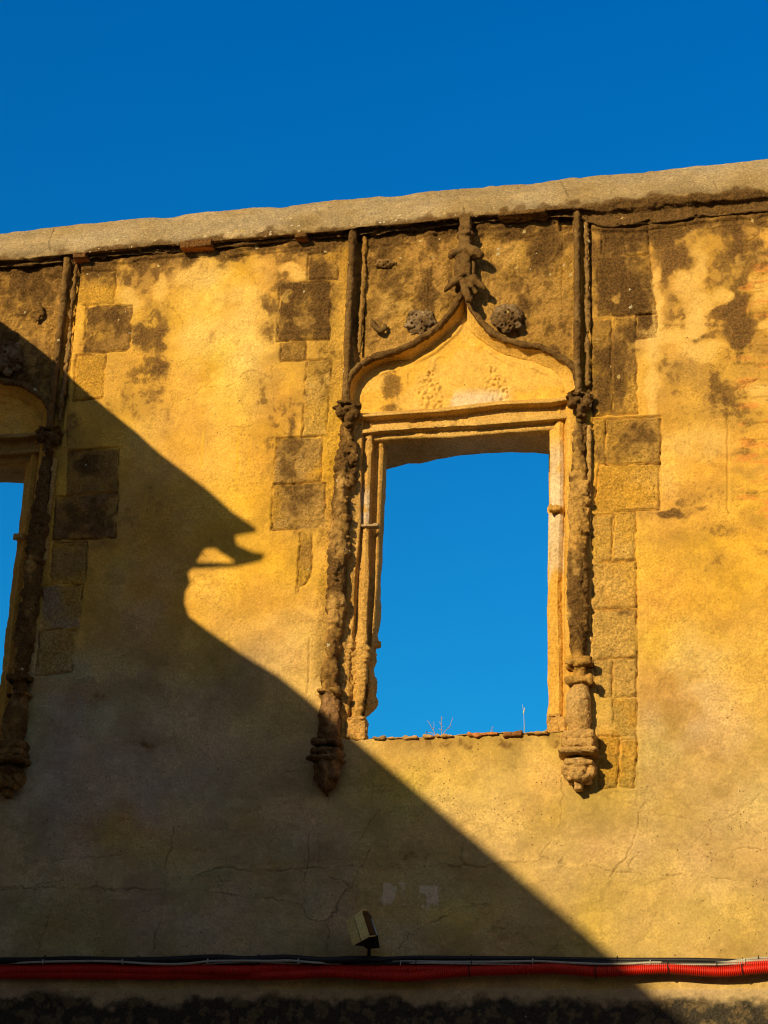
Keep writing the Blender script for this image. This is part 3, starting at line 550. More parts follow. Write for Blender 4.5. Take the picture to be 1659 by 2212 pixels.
cut = np.zeros(len(X), bool)
for a, b in ((U, W), (U2, W2)):
    m = (a > 650) & (a < 1300) & (b > 560) & (b < 1640); idx = np.flatnonzero(m); cut[idx[inpoly(a[idx], b[idx], HOLE)]] = True
# the top of the wall under each opening follows the broken sill exactly
sillz_px = np.array(SILL); sw = at(sillz_px[:, 0], sillz_px[:, 1]); 
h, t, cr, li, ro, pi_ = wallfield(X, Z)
Zg = Z.copy()
for dx in (0, DXW):
    inx = np.flatnonzero((xs > sw[1, 0]+dx-.2) & (xs < sw[-2, 0]+dx+.12))
    for i in inx:
        s = np.interp(xs[i]-dx, sw[:, 0], sw[:, 2])+(fbm2(np.array([xs[i]*30.]), np.array([1.]), 3, 5)[0]-.5)*.02; j = int(np.searchsorted(zs, s)); k = i*sh[1]+j
        if cut[i*sh[1]+j+3]:
            Zg[k] = s; cut[k] = False; cut[k+1:k+8] = True; cut[i*sh[1]:k+1] = False; h[k] = -.006
V = np.stack([X, -h, Zg], -1)
Q = gridfaces(*sh); bad = cut | ~keep; Q = Q[~bad[Q].any(1)]
used = np.unique(Q); rm = np.zeros(len(V), np.int64); rm[used] = np.arange(len(used))
WALL = empty('ruined_palace', (-3, .25, 0)); WPOS[WALL.name] = np.array((-3, .25, 0))
tag(WALL, 'sunlit ochre plastered ruined wall with two empty ogee arched windows', 'ruined wall')
ms = mesh('masonry', V[used], rm[Q], M_STONE, WALL)
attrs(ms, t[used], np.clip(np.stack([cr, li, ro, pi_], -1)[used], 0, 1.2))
print('masonry', time.time()-T0)
# rear face
xb = np.arange(xl, xr, .12); zb_ = np.arange(0, zt-.1, .12); XB, ZB = np.meshgrid(xb, zb_, indexing='ij'); s2 = XB.shape; XB = XB.ravel(); ZB = ZB.ravel()
oc = at(np.array((790., 1190., 790., 1190.)), np.array((960., 960., 1600., 1600.)))
c2 = np.zeros(len(XB), bool)
for dx in (0, DXW): c2 |= (XB > oc[:, 0].min()+dx-.12) & (XB < oc[:, 0].max()+dx+.05) & (ZB > oc[2, 2]-.25) & (ZB < oc[0, 2]+.05)
Qb = gridfaces(*s2); Qb = Qb[~c2[Qb].any(1)]
TH = .50
VB = np.stack([XB, np.full(len(XB), TH+.01), ZB], -1); ob = mesh('rear_face', VB, Qb, M_STONE, WALL); colour(ob, VB, BUFF, .3, 0, .6, 0, 3)

# coping: a rounded mortar cap over a broken drip course
def off(line, d): return [(x, y+d) for x, y in line]
def blend(a, b, k):
    xsb = sorted(set([p[0] for p in a]+[p[0] for p in b])); return [(x, np.interp(x, *zip(*a))*(1-k)+np.interp(x, *zip(*b))*k) for x in xsb]
cop_lines = [(off(TOP, 46), -.58), (off(TOP, 6), -.42), (off(TOP, 0), -.20), (blend(TOP, LIP, .30), -.06), (blend(TOP, LIP, .66), .06), (off(LIP, -6), .10), (off(LIP, 1), .105), (blend(LIP, BAND, .3), .085), (blend(LIP, BAND, .5), .04), (blend(LIP, BAND, .75), .045), (off(BAND, -2), .055), (off(BAND, 2), .04), (off(BAND, 0), -.03)]
def cop_d(U, W): return .9*ss(-4, 8, W-np.interp(U, *zip(*LIP)))*ss(.35, .6, fbm2(U/28., W/9., 3, 5))
def cop_c(V):
    U, W = pix(V); l = np.interp(U, *zip(*LIP)); n = fbm3(V*6, 3, 9)
    return np.clip(ss(-20, 5, W-l+(n-.5)*40)*.84+.06+(n-.5)*.3, 0, 1)
def cop_t(V):
    U, W = pix(V); l = np.interp(U, *zip(*LIP)); k = ss(-8, 6, W-l)[:, None]; xj = V[:, 0]+.05*(fbm3(V*7, 2, 91)-.5); jn = np.zeros(len(V))
    for xx in (-9.1, -6.9, -5.75, -4.1, -3.3, -2.2, -1.35, -.2, 1.2): jn = np.maximum(jn, np.exp(-((xj-xx+.3*(V[:, 2]-8.5))/.006)**2))
    jn = jn*ss(.4, .6, fbm3(V*5, 2, 92))
    return np.array((.39, .295, .145))*(1-k)*(1-.6*jn)[:, None]*(1+.5*(fbm3(V*np.array((2.5, 2.5, 9)), 4, 93)-.5))[:, None]*(1-.35*ss(-34, -2, W-l)*ss(.3, .7, fbm3(V*4, 3, 77)))[:, None]+np.array((.42, .29, .11))*k
cop = loft('coping', cop_lines, 0, (EXT0, EXT1), WALL, None, None, step=.009, amp=.007, freq=16, seed=2, rough=.8, lich=.0, cfun=cop_c, tfun=cop_t, damage=cop_d)
# lichen gathers along the lip
Vc = np.empty(len(cop.data.vertices)*3, np.float32); cop.data.vertices.foreach_get('co', Vc); Vc = Vc.reshape(-1, 3)+WPOS[cop.name]
Uc_, Wc_ = pix(Vc); l_ = Wc_-np.interp(Uc_, *zip(*LIP)); li_ = 1.1*np.exp(-((l_+4)/11)**2)*ss(.32, .52, fbm3(Vc*2.2, 2, 55))+.05
a_ = cop.data.attributes['wear']; cc_ = np.empty(len(Vc)*4, np.float32); a_.data.foreach_get('color', cc_); cc_ = cc_.reshape(-1, 4); cc_[:, 1] = li_; cc_[:, 3] = .1; a_.data.foreach_set('color', cc_.ravel())
print('coping', time.time()-T0)

# ------------------------------------------------------------------ one window, built twice
DARK = np.array((.19, .115, .036)); LITST = np.array((.58, .36, .10))
def window(dx, seed, first):
    o3 = np.array((dx, 0, 0))
    def A(x, y, d=0.): return at(float(x), float(y)-(0 if first or x < 1190 or y > 1720 else 14*min(1, max(0, (y-1300)/200))), d)+o3
    def chain(pts):     # (px, py, depth, radius in px)
        return [('c', A(*a[:3]), A(*b[:3]), a[3]*PX, b[3]*PX) for a, b in zip(pts[:-1], pts[1:])]
    def ell(x, y, d, rx, ry, rd): return ('e', A(x, y, d), (rx*PX, rd, ry*PX))
    def U0(V): return pix(V-o3)
    # the tympanum is the window's own mesh; everything else hangs from it
    poly = HOODL+HOODR+[(1246, 872), (1222, 868), (1085, 874), (890, 894), (776, 902), (752, 905)]
    p0 = A(740, 910, -.07); p1 = A(1262, 600, -.07)
    xs_ = np.arange(p0[0], p1[0], .007); zs_ = np.arange(A(1246, 905, -.07)[2]-.12, p1[2]+.02, .007)
    GX, GZ = np.meshgrid(xs_, zs_, indexing='ij'); sh_ = GX.shape; GX = GX.ravel(); GZ = GZ.ravel()
    PV = np.stack([GX, GX*0+.07, GZ], -1); UU, WW = U0(PV); ins = inpoly(UU, WW, poly); QQ = gridfaces(*sh_); QQ = QQ[ins[QQ].all(1)]
    sx, sz = GX-dx, GZ
    hh = (fbm2(sx*4, sz*4, 3, 300+seed)-.5)*.026+(fbm2(sx*24, sz*24, 3, 301+seed)-.5)*.004-.008*ss(.54, .56, fbm2(sx*3+2, sz*4, 3, 302+seed))
    for cx, cy, rx, ry in ((927, 838, 22, 42), (1067, 828, 24, 34), (1000, 720, 10, 24), (985, 800, 26, 34)):
        k = ss(1.1, .55, np.hypot((UU-cx+(fbm2(sx*12, sz*12, 2, 310)-.5)*22)/rx, (WW-cy)/ry)); hh += k*.010*(fbm2(sx*22, sz*22, 3, 305+seed)-.2)
        if cx not in (927, 1067): continue
        rb_ = random.Random(int(cx)+seed); bumps = []
        for q in range(300):
            v_ = rb_.uniform(-1, 1); wdt = (.35+.65*ss(-1, .1, np.array(v_)))*(1 if v_ < .55 else 1.5-v_*.9); bx, by = cx+rb_.uniform(-1, 1)*rx*1.15*wdt+v_*4, cy+v_*ry*1.12
            if all(math.hypot(bx-o_[0], by-o_[1]) > 6 for o_ in bumps): bumps.append((bx, by, rb_.uniform(2.8, 6.2), rb_.uniform(.1, 1)**1.4))
        for bx, by, br, ba in bumps:
            mm = np.flatnonzero((abs(UU-bx) < 9) & (abs(WW-by) < 9)); q = np.hypot(UU[mm]-bx, WW[mm]-by)/br; hh[mm] += ba*(.019*np.exp(-q*q*1.3)-.007*np.exp(-((q-1.35)/.4)**2))
    rim = polydist(UU, WW, [(776, 880), (790, 840), (822, 806), (885, 790), (940, 760), (985, 720), (1003, 695), (1022, 728), (1060, 762), (1100, 784), (1155, 795), (1195, 815), (1215, 845)])
    hh += .014*ss(6, 2, rim)*ss(.3, .5, fbm2(sx*6, sz*6, 3, 308+seed))
    PV[:, 1] -= hh; us = np.unique(QQ); r2 = np.zeros(len(PV), int); r2[us] = np.arange(len(us))
    win = mesh('ogee_window', PV[us], r2[QQ], M_STONE, WALL)
    tt = np.ones((len(us), 3))*np.array((.66, .41, .085)); n1 = fbm2(sx[us]*4, sz[us]*4, 4, 303+seed)
    k = (ss(.5, .62, n1)*.55)[:, None]; tt = tt*(1-k)+np.array((.66, .36, .035))*k
    wu, ww = UU[us], WW[us]; k = (ss(34, 8, abs(ww-868-(1000-wu)*.05))*ss(120, 60, abs(wu-1000))*ss(.42, .5, n1+.05))[:, None]*.8; tt = tt*(1-k)+np.array((.60, .50, .34))*k
    tt *= (1+(fbm2(sx[us]*14, sz[us]*14, 3, 304)-.5)*.25)[:, None]
    crx = .62*ss(1.3, .4, np.hypot((wu-845)/30, (ww-835)/45))+.5*ss(1.3, .4, np.hypot((wu-850)/40, (ww-885)/14)); crx = np.clip(crx*(.6+n1), 0, .8)
    attrs(win, np.clip(tt, 0, .85), np.stack([crx, crx*0, crx*0+.38, crx*0+.05], -1))
    win['label'] = 'empty window opening with a gently curved pointed head, complete in the picture' if first else 'partly seen window opening in the shade at the left edge'
    # cavetto between the hood and the tympanum
    inL = [(766, 868), (768, 845), (774, 826), (784, 812), (796, 801), (831, 783), (860, 777), (889.5, 776), (915, 760), (936, 745), (955, 730), (975, 713), (990, 697), (1006, 664)]
    inR = [(1003, 655), (1014.5, 713), (1032, 730), (1053.5, 744.5), (1072, 757), (1093, 766), (1120, 774), (1151, 781), (1190, 797), (1214, 817), (1224, 850)]
    mid_ = lambda a, b, k: [tuple(np.array(a_)*(1-k)+np.array(b_)*k) for a_, b_ in zip(a, b)]
    for A_, B_ in ((HOODL, inL), (HOODR, inR)):
        n_ = max(len(A_), len(B_)); rs = lambda p: [tuple(q) for q in np.stack([np.interp(np.linspace(0, 1, 40), np.linspace(0, 1, len(p)), np.array(p)[:, k]) for k in (0, 1)], 1)]
        # resample by length so both lines pair up
        def ra(p):
            p = np.array(p, float); l = np.r_[0, np.cumsum(np.hypot(*np.diff(p, axis=0).T))]; l /= l[-1]; u = np.linspace(0, 1, 40); return [tuple(q) for q in np.stack([np.interp(u, l, p[:, 0]), np.interp(u, l, p[:, 1])], 1)]
        a1, b1 = ra(A_), ra(B_); left_ = A_ is HOODL
        ls = [(a1, .045), (mid_(a1, b1, .35), .01 if left_ else .0), (mid_(a1, b1, .8), -.05 if left_ else -.045), (b1, -.062), (mid_(a1, b1, 1.07), -.085)]
        loft('arch_soffit', ls, 0, 200, win, np.array((.66, .40, .075)), .05, amp=.003, seed=seed+7, rough=.5, dx=dx, arc=True, cfun=lambda V: np.clip(.35*ss(.5, .65, fbm3(V*7, 3, 8)), 0, 1))
    # hood mould roll with its crust
    pr = chain([(x, y, .035, 7.5) for x, y in HOODL])+chain([(x, y, .035, 7.5) for x, y in HOODR])
    carve('hood_mould', pr, win, DARK*1.15, .55, h=.006, k=.008, amp=.005, seed=seed+1, lich=.12, ysq=.8, cfun=lambda V: np.clip(.62+(fbm3(V*5, 3, 3)-.5)*.7, .1, 1))
    # framing shafts
    pl = [(763, 503, .04, 8.5), (760, 560, .04, 8.5), (757, 627, .04, 8.5), (753, 700, .04, 8.5), (750, 784, .04, 8), (747, 868, .04, 9)]
    carve('shaft', chain(pl), win, DARK*1.3, .42, h=.006, k=.006, amp=.0045, seed=seed+2, ysq=.7, cfun=lambda V: np.clip(.60+(fbm3(V*5, 3, 3)-.5)*1.1, .05, 1))
    pl = [(780, 507, -.008, 4), (779, 600, -.008, 4), (774, 700, -.012, 4)]
    pl = [(788, 515, .0, 5), (786, 600, .0, 5), (783, 650, .0, 5), (776, 760, .0, 4)]
    carve('panel_rib', chain(pl), win, STONE, .3, h=.006, k=.006, amp=.007, seed=seed+3, ysq=.8)
    pl = [(1246, 460, .04, 8), (1247, 560, .04, 8), (1247, 700, .04, 8), (1248, 790, .04, 8), (1250, 862, .04, 8)]
    carve('shaft', chain(pl), win, DARK*1.3, .42, h=.006, k=.006, amp=.0045, seed=seed+4, ysq=.7, cfun=lambda V: np.clip(.52+(fbm3(V*5, 3, 4)-.5)*1.1, .05, 1))
    pl = [(1266, 470, .012, 4), (1267, 540, .016, 5), (1268, 600, .016, 4), (1269, 640, .014, 5.5), (1270, 700, .016, 5), (1269, 730, .016, 3.5), (1270, 790, .016, 5.5), (1270, 830, .016, 5)]
    carve('side_rib', chain(pl), win, DARK*1.5, .38, h=.0055, k=.006, amp=.011, freq=24, seed=seed+5, ysq=.9)
    # columns: capital, eroded twisted shaft, corbel
    shade_add = 0 if first else .3  # second window: the shade it stands in is put into crust and tint
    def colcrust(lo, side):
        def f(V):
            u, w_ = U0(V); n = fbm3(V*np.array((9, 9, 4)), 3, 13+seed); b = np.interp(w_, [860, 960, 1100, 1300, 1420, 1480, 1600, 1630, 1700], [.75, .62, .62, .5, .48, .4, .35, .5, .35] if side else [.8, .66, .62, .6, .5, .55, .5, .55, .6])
            return np.clip(b*lo+.09+(n-.5)*1.7+shade_add, .02, 1)
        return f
    cl = [(750, 920, .02, 13), (747, 960, .03, 15), (742, 1000, .03, 17), (737, 1060, .03, 18.5), (734, 1130, .035, 19), (731, 1200, .035, 20), (728, 1250, .035, 20), (725, 1310, .035, 19), (722, 1345, .035, 17), (719, 1385, .035, 15), (717, 1430, .035, 15), (714, 1452, .04, 19), (713, 1478, .035, 17), (711, 1497, .04, 18)]
    prs = chain(cl)+[ell(762, 985, .04, 9, 22, .03), ell(758, 1050, .03, 8, 30, .025), ell(741, 1008, .06, 10, 8, .03), ell(748, 975, .06, 8, 10, .03)]
    prs += [('b', A(712, 1496, .05), (24*PX, .075, 4*PX), .012)]
    xc = (np.array([A(c[0], c[1])[2] for c in cl][::-1]), np.array([A(c[0], c[1])[0] for c in cl][::-1]))
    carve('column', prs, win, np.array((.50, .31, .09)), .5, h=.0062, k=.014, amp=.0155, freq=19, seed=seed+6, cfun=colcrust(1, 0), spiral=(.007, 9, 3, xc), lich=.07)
    cr_ = [(1252, 925, .02, 14), (1251, 960, .03, 16), (1250, 1000, .03, 17), (1250, 1060, .03, 18), (1250, 1120, .035, 19), (1249, 1200, .035, 20.5), (1249, 1300, .035, 20.5), (1250, 1380, .035, 18.5), (1250, 1425, .035, 17), (1252, 1450, .035, 15.5), (1253, 1472, .035, 17)]
    prs = chain(cr_)+[ell(1266, 1052, .05, 9, 12, .03), ell(1258, 1068, .07, 8, 8, .03), ell(1268, 1084, .05, 8, 9, .03), ell(1254, 1088, .07, 9, 7, .03), ell(1240, 1078, .07, 6, 9, .02), ell(1262, 1000, .05, 7, 12, .02), ell(1258, 970, .05, 8, 9, .02)]
    prs += [('b', A(1252, 1433, .05), (27*PX, .08, 7*PX), .018), ('b', A(1253, 1473, .05), (27*PX, .085, 5*PX), .012)]
    xc = (np.array([A(c[0], c[1])[2] for c in cr_][::-1]), np.array([A(c[0], c[1])[0] for c in cr_][::-1]))
    carve('column', prs, win, np.array((.54, .33, .085)), .5, h=.0062, k=.010, amp=.0155, freq=18, seed=seed+8, cfun=colcrust(.92, 1), spiral=(.007, 8, 3, xc), lich=.06)
    # squared bead behind the right column
    carve('bead', chain([(1272, 922, .035, 5.5), (1273, 1000, .035, 5.5), (1272, 1060, .03, 5), (1272, 1150, .0, 5)]), win, np.array((.52, .33, .10)), .25, h=.006, k=.004, amp=.006, freq=26, seed=seed+9)
    for cx, cy, s_ in ((749, 888, -1), (1250, 868, 1)):
        j = [ell(cx, cy-14, .06, 27, 5, .07), ell(cx+20, cy-9, .05, 12, 7, .05), ell(cx-18, cy-8, .06, 12, 6, .05), ell(cx-12, cy+4, .07, 14, 13, .06), ell(cx+14, cy+6, .06, 15, 14, .055), ell(cx+1, cy-4, .09, 12, 8, .045), ell(cx+3, cy+18, .08, 9, 14, .04), ell(cx+6, cy+32, .07, 12, 6, .04), ell(cx+5, cy+40, .05, 8, 8, .03), ('c', A(cx+5, cy+38, .04), A(cx+6, cy+62, .02), 8*PX, 5*PX)]
        hs = [(A(cx-2, cy+8, .125), .016), (A(cx+22, cy+16, .10), .018), (A(cx-24, cy-2, .10), .010), (A(cx+8, cy-9, .13), .010), (A(cx-6, cy+24, .11), .012)]
        carve('capital', j, win, DARK*1.1, .7, h=.005, k=.007, amp=.007, freq=26, seed=seed+10+s_, holes=hs, lich=.08, cfun=lambda V: np.clip(.66+shade_add+(fbm3(V*9, 3, 6)-.5)*.7, .1, 1))
    def bl(x, y, rx, ry, rd=.11, d=.05): return ('b', A(x, y, d), (rx*PX, rd, ry*PX), .028)
    # left corbel: worn plain cup
    j = chain([(712, 1502, .04, 17), (711, 1545, .045, 23), (710, 1592, .045, 22)])+[bl(709, 1609, 29, 7, .12), bl(708, 1628, 31, 7, .12), bl(707, 1643, 36, 5, .135), ('c', A(706, 1655, .06), A(705, 1690, .045), 29*PX, 20*PX), ('c', A(705, 1690, .045), A(705, 1716, .01), 17*PX, 5*PX), ell(722, 1672, .09, 14, 14, .05), ell(690, 1676, .08, 12, 16, .05), ell(706, 1695, .08, 10, 16, .04)]
    hs = [(A(692, 1662, .165), .015), (A(731, 1664, .13), .022), (A(722, 1690, .13), .018), (A(690, 1700, .10), .018)]
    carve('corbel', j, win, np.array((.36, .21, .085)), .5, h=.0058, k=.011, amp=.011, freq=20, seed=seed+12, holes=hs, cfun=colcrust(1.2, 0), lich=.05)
    # right corbel: ringed neck over a ball of curled leaves
    j = chain([(1252, 1480, .04, 18), (1250, 1510, .045, 25), (1249, 1552, .045, 26), (1251, 1580, .045, 20)])+[bl(1252, 1594, 33, 10, .115), bl(1251, 1612, 34, 9, .12), bl(1251, 1629, 40, 6.5, .145), ell(1250, 1664, .04, 35, 28, .12)]
    j += [ell(1233, 1647, .13, 15, 8, .045), ell(1264, 1648, .13, 17, 8, .045), ell(1226, 1658, .11, 10, 9, .04), ell(1277, 1662, .10, 9, 16, .04), ell(1247, 1672, .14, 17, 13, .045), ell(1240, 1665, .17, 5, 5, .02), ell(1256, 1665, .17, 6, 5, .02), ell(1262, 1678, .12, 12, 9, .04), ell(1232, 1682, .10, 9, 7, .035), ell(1270, 1688, .06, 7, 6, .04), ('b', A(1250, 1699, .05), (8*PX, .05, 9*PX), .01), ell(1234, 1692, .06, 6, 5, .03)]
    hs = [(A(1247, 1654, .18), .010), (A(1222, 1671, .155), .014), (A(1235, 1655, .17), .011), (A(1262, 1658, .175), .011), (A(1270, 1685, .13), .017), (A(1241, 1688, .14), .010), (A(1283, 1650, .10), .010), (A(1226, 1665, .15), .012)]
    carve('corbel', j, win, np.array((.54, .34, .11))*(1-1.3*shade_add), .3, h=.0052, k=.0045, amp=.006, freq=26, seed=seed+13, holes=hs, cfun=lambda V: np.clip(.26+shade_add+(fbm3(V*7, 3, 19+seed)-.5)*.9+.35*np.exp(-((U0(V)[1]-1628)/9)**2), 0, .9), lich=.02)
    # finial with its drooping leaves and crockets
    j = [('b', A(1006, 505, .06), (13*PX, .055, 46*PX), .02), ('b', A(1001, 580, .06), (18*PX, .06, 46*PX), .02), ('b', A(1019, 585, .03), (9*PX, .05, 42*PX), .012), ell(1008, 509, .07, 22, 9, .06), ell(1006, 499, .06, 17, 10, .06)]
    j += chain([(998, 541, .09, 11), (980, 547, .11, 10), (974, 551, .12, 8)])+chain([(1010, 538, .10, 13), (1026, 546, .12, 14), (1036, 551, .12, 10)])
    j += [ell(1003, 606, .09, 34, 9, .075), ell(1003, 602, .10, 24, 9, .07), ell(1003, 598, .08, 14, 7, .05)]+chain([(998, 601, .12, 8), (982, 609, .13, 8), (968, 620, .12, 6.5), (963, 627, .10, 5)])+chain([(1006, 600, .13, 8), (1024, 606, .14, 8.5), (1038, 615, .13, 7.5), (1045, 622, .12, 6)])+chain([(1008, 608, .12, 7), (1020, 620, .12, 6), (1028, 630, .10, 5)])
    j += chain([(1001, 610, .12, 9), (1007, 632, .14, 9), (1013, 647, .155, 9)])
    carve('finial', j, win, DARK*1.15, .6, h=.005, k=.007, amp=.005, freq=28, seed=seed+14, holes=[(A(1014, 520, .13), .010), (A(1016, 560, .13), .014), (A(984, 558, .12), .010)], lich=.10, cfun=lambda V: np.clip(.58+(fbm3(V*7, 3, 16)-.5)*.8, .1, 1))
    # drilled foliage bosses
    rr = random.Random(seed)
    for bx, by, rx, ry, pd in ((909, 696, 37, 33, .055), (1095, 687, 40, 36, .09)) if first else ((909, 697, 30, 28, .05), (1120, 690, 44, 46, .09)):
        j = [ell(bx, by, 0, rx*.92, ry*.92, pd)]
        for k in range(15): an = rr.uniform(0, 6.28); q = rr.uniform(.2, .85); j.append(ell(bx+math.cos(an)*rx*q, by+math.sin(an)*ry*q, pd*.75*(1-q*q*.6), rx*.24, ry*.24, .032))
        hs = []
        for k in range(30): an = rr.uniform(0, 6.28); q = math.sqrt(rr.uniform(.0, .8)); hs.append((A(bx+math.cos(an)*rx*q, by+math.sin(an)*ry*q, pd*(1.12-q*q*.7)), rr.uniform(.008, .0145)))
        carve('foliage_boss', j, win, np.array((.30, .215, .11)), .6, h=.005, k=.007, amp=.006, freq=30, seed=seed+15+int(bx), holes=hs, lich=.22, cfun=lambda V: np.clip(.5+(fbm3(V*12, 3, 61)-.5)*1.1, .05, 1))
    sw_ = chain([(803, 690, .01, 3), (806, 700, .02, 5), (812, 708, .03, 6), (822, 714, .03, 7), (831, 710, .02, 5), (831, 701, .01, 3)])
    carve('leaf_fragment', sw_, win, DARK*1.1, .6, h=.005, k=.005, amp=.004, seed=seed+21)
    if not first: sw_ = chain([(1182, 566, .01, 5), (1190, 572, .03, 6), (1196, 588, .03, 6), (1188, 602, .02, 5), (1180, 594, .0, 5)])
    else: sw_ = [ell(832, 570, -.01, 22, 12, .03)]
    carve('leaf_fragment', sw_, win, DARK*1.4, .5, h=.005, k=.005, amp=.008, seed=seed+22, holes=[(A(820+k*9, 566+(k % 2)*7, .02), .010) for k in range(4)] if first else ())
    # lintel: nose, hollow, broken roll, flat, soffit
    z0 = [(740, 900), (776, 897), (889, 889), (952, 885), (1085, 869.5), (1190, 865.6), (1222, 860), (1250, 858)]
    rb = [(740, 941), (790, 936), (823, 932), (880, 928), (1014, 921), (1078, 916), (1200, 906), (1250, 902)]
    le = [(740, 959), (823, 950), (879, 946), (973, 944.6), (1014, 941.6), (1078, 935.8), (1188, 927.9), (1250, 922)]
    bk = [(740, 1030), (800, 1024), (834.5, 1015), (882, 1001.7), (908, 1001.7), (943.5, 993), (965, 990), (999, 984), (1049, 979.7), (1107.6, 976.8), (1151.6, 978.9), (1188, 981.8), (1250, 986)]
    ll = [(off(z0, -4), -.075), (off(z0, 0), .02), (off(z0, 4), .02), (off(z0, 14), -.065), (off(rb, -12), -.065), (off(rb, -7), -.03), (off(rb, -1), -.03), (off(rb, 6), -.09), (off(rb, 9), -.095), (off(le, -2), -.095), (off(le, 2), -.11), (blend(le, bk, .42), -.27), (blend(le, bk, .46), -.29), (off(bk, 0), -TH), (off(bk, -14), -TH-.01)]
    def ldam(u, w_):
        k = ss(880, 892, u)*ss(1030, 1006, u)*ss(0, 4, w_-np.interp(u, *zip(*z0))-13)*ss(2, -6, w_-np.interp(u, *zip(*rb))-4); return k*.8
    def lcr(V):
        u, w_ = U0(V); n = fbm3(V*6, 3, 29+seed); return np.clip(.08+(n-.5)*.5+.15*ss(940, 990, w_)+shade_add, 0, .8)
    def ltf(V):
        u, w_ = U0(V); k = ss(948, 965, w_+(u-880)*.06)[:, None]; return (np.array((.62, .39, .10))*(1-k)+np.array((.50, .37, .20))*k)*(1-shade_add)
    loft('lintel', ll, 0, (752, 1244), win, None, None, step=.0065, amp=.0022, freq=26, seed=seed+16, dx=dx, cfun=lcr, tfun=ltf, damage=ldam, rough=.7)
    # jambs
    yy = [905, 1000, 1137, 1255, 1333, 1380, 1430, 1489, 1548, 1602]
    def L_(v, d): return ([(x, y) for x, y in zip(v, yy)], d)
    sil = [(833, 905), (833, 960), (835, 1014), (833, 1082), (830, 1137), (826, 1204), (824, 1255), (823, 1333), (818, 1360), (813, 1378), (815, 1391), (804, 1399), (803, 1425), (802, 1450), (806, 1462), (811, 1473), (811, 1500), (813, 1520), (808, 1534), (800, 1543), (791, 1549), (793, 1570), (793, 1587), (797, 1604)]
    shift = lambda p, k: [(x+k, y) for x, y in p]
    j = [L_([748, 745, 741, 737, 731, 726, 721, 721, 721, 721], -.02), L_([765, 760, 758, 752, 747, 743, 738, 738, 738, 738], -.01), L_([778, 774, 771, 760, 755, 752, 746, 746, 746, 748], -.025), L_([783, 780, 778, 766, 764, 760, 752, 753, 752, 752], -.03), L_([788, 784, 780, 774, 769, 767, 758, 763, 755, 754], -.085),
         L_([792, 788, 783, 779, 773, 770, 763, 767, 758, 758], -.075), L_([800, 795, 790, 787, 783, 783, 778, 778, 766, 766], -.055), L_([805, 802, 797, 796, 792, 792, 788, 787, 778, 778], -.07), L_([809, 807, 802, 799, 795, 795, 789, 789, 782, 782], -.15), L_([820, 817, 813, 809, 804, 800, 794, 795, 786, 786], -.16), L_([823, 820, 816, 812, 807, 803, 796, 797, 787, 787], -.13),
         L_([829, 827, 822, 817, 812, 807, 799, 801, 789, 790], -.15), (sil, -.29), (shift(sil, -1), -.34), (shift(sil, -3), -TH), (shift(sil, -60), -TH-.01)]
    def jdam(u, w_): return 1.35*np.maximum(ss(1368, 1384, w_)*ss(1545, 1530, w_)*ss(752, 764, u)*.55, ss(1378, 1390, w_)*ss(1445, 1430, w_)*ss(750, 764, u)*1.1)+.45*ss(768, 762, u)*ss(900, 930, w_)+.5*ss(1010, 960, w_)*ss(775, 800, u)
    def jcr(V):
        u, w_ = U0(V); n = fbm3(V*np.array((8, 8, 4)), 3, 39+seed); return np.clip(.10+(n-.5)*.9+.25*ss(768, 755, u)*ss(1400, 1000, w_), 0, .8)
    def jtf(V):
        u, w_ = U0(V); k = (ss(1040, 1075, w_)*ss(1142, 1120, w_)*ss(776, 782, u)*ss(802, 796, u)*ss(.35, .5, fbm3(V*14, 2, 4)))[:, None]*.7
        return np.array((.62, .37, .09))*(1-k)+np.array((.62, .52, .36))*k
    loft('jamb', j, 1, (900, 1604), win, None, None, step=.0066, amp=.0050, freq=24, seed=seed+17, dx=dx, cfun=jcr, tfun=jtf, damage=jdam, rough=.85)
    yy = [885, 950, 1100, 1183, 1266, 1320, 1400, 1473, 1530, 1590]
    sr = [(1187, 885), (1187, 928), (1187, 980), (1188, 1090), (1184, 1096), (1184, 1106), (1187, 1110), (1186, 1183), (1184.5, 1250), (1186, 1275), (1183, 1320), (1185, 1390), (1184, 1473), (1187, 1500), (1187, 1520), (1183, 1546), (1185, 1556), (1184, 1585), (1184, 1592)]
    j = [(shift(sr, -2), -TH-.01), (shift(sr, 26), -TH), (shift(sr, 6), -.20), (sr, -.115), (shift(sr, 8), -.10), L_([1198]*10, -.10), L_([1200, 1200, 1201, 1199, 1197, 1197, 1198, 1200, 1198, 1196], -.08), L_([1208, 1208, 1209, 1206, 1204, 1204, 1206, 1208, 1206, 1204], -.055), L_([1216, 1216, 1217, 1213, 1211, 1211, 1213, 1214, 1213, 1212], -.075),
         L_([1220, 1220, 1220, 1218, 1216, 1216, 1218, 1218, 1217, 1216], -.095), L_([1223, 1223, 1223, 1221, 1220, 1220, 1221, 1221, 1220, 1220], -.04), L_([1230, 1230, 1230, 1228, 1227, 1227, 1227, 1227, 1226, 1226], -.015), L_([1250]*10, -.02)]
    def rtf(V):
        u, w_ = U0(V); n = fbm3(V*np.array((10, 10, 3)), 3, 14+seed)
        k = (ss(1262, 1230, w_+(n-.5)*90)*ss(935, 990, w_)*ss(1220, 1216, u)*ss(.30, .45, n)*ss(1187, 1190, u+4*ss(1100, 1120, w_)))[:, None]*.75; q = ss(1092, 1096, w_)*ss(1112, 1108, w_); k *= (1-q)[:, None]
        return np.array((.66, .39, .075))*(1-k)+np.array((.66, .56, .38))*k
    def rdam(u, w_): return .35*ss(1230, 1250, w_)*ss(1220, 1216, u)*ss(1500, 1470, w_)+.9*ss(1088, 1093, w_)*ss(1116, 1111, w_)*ss(1214, 1206, u)*0
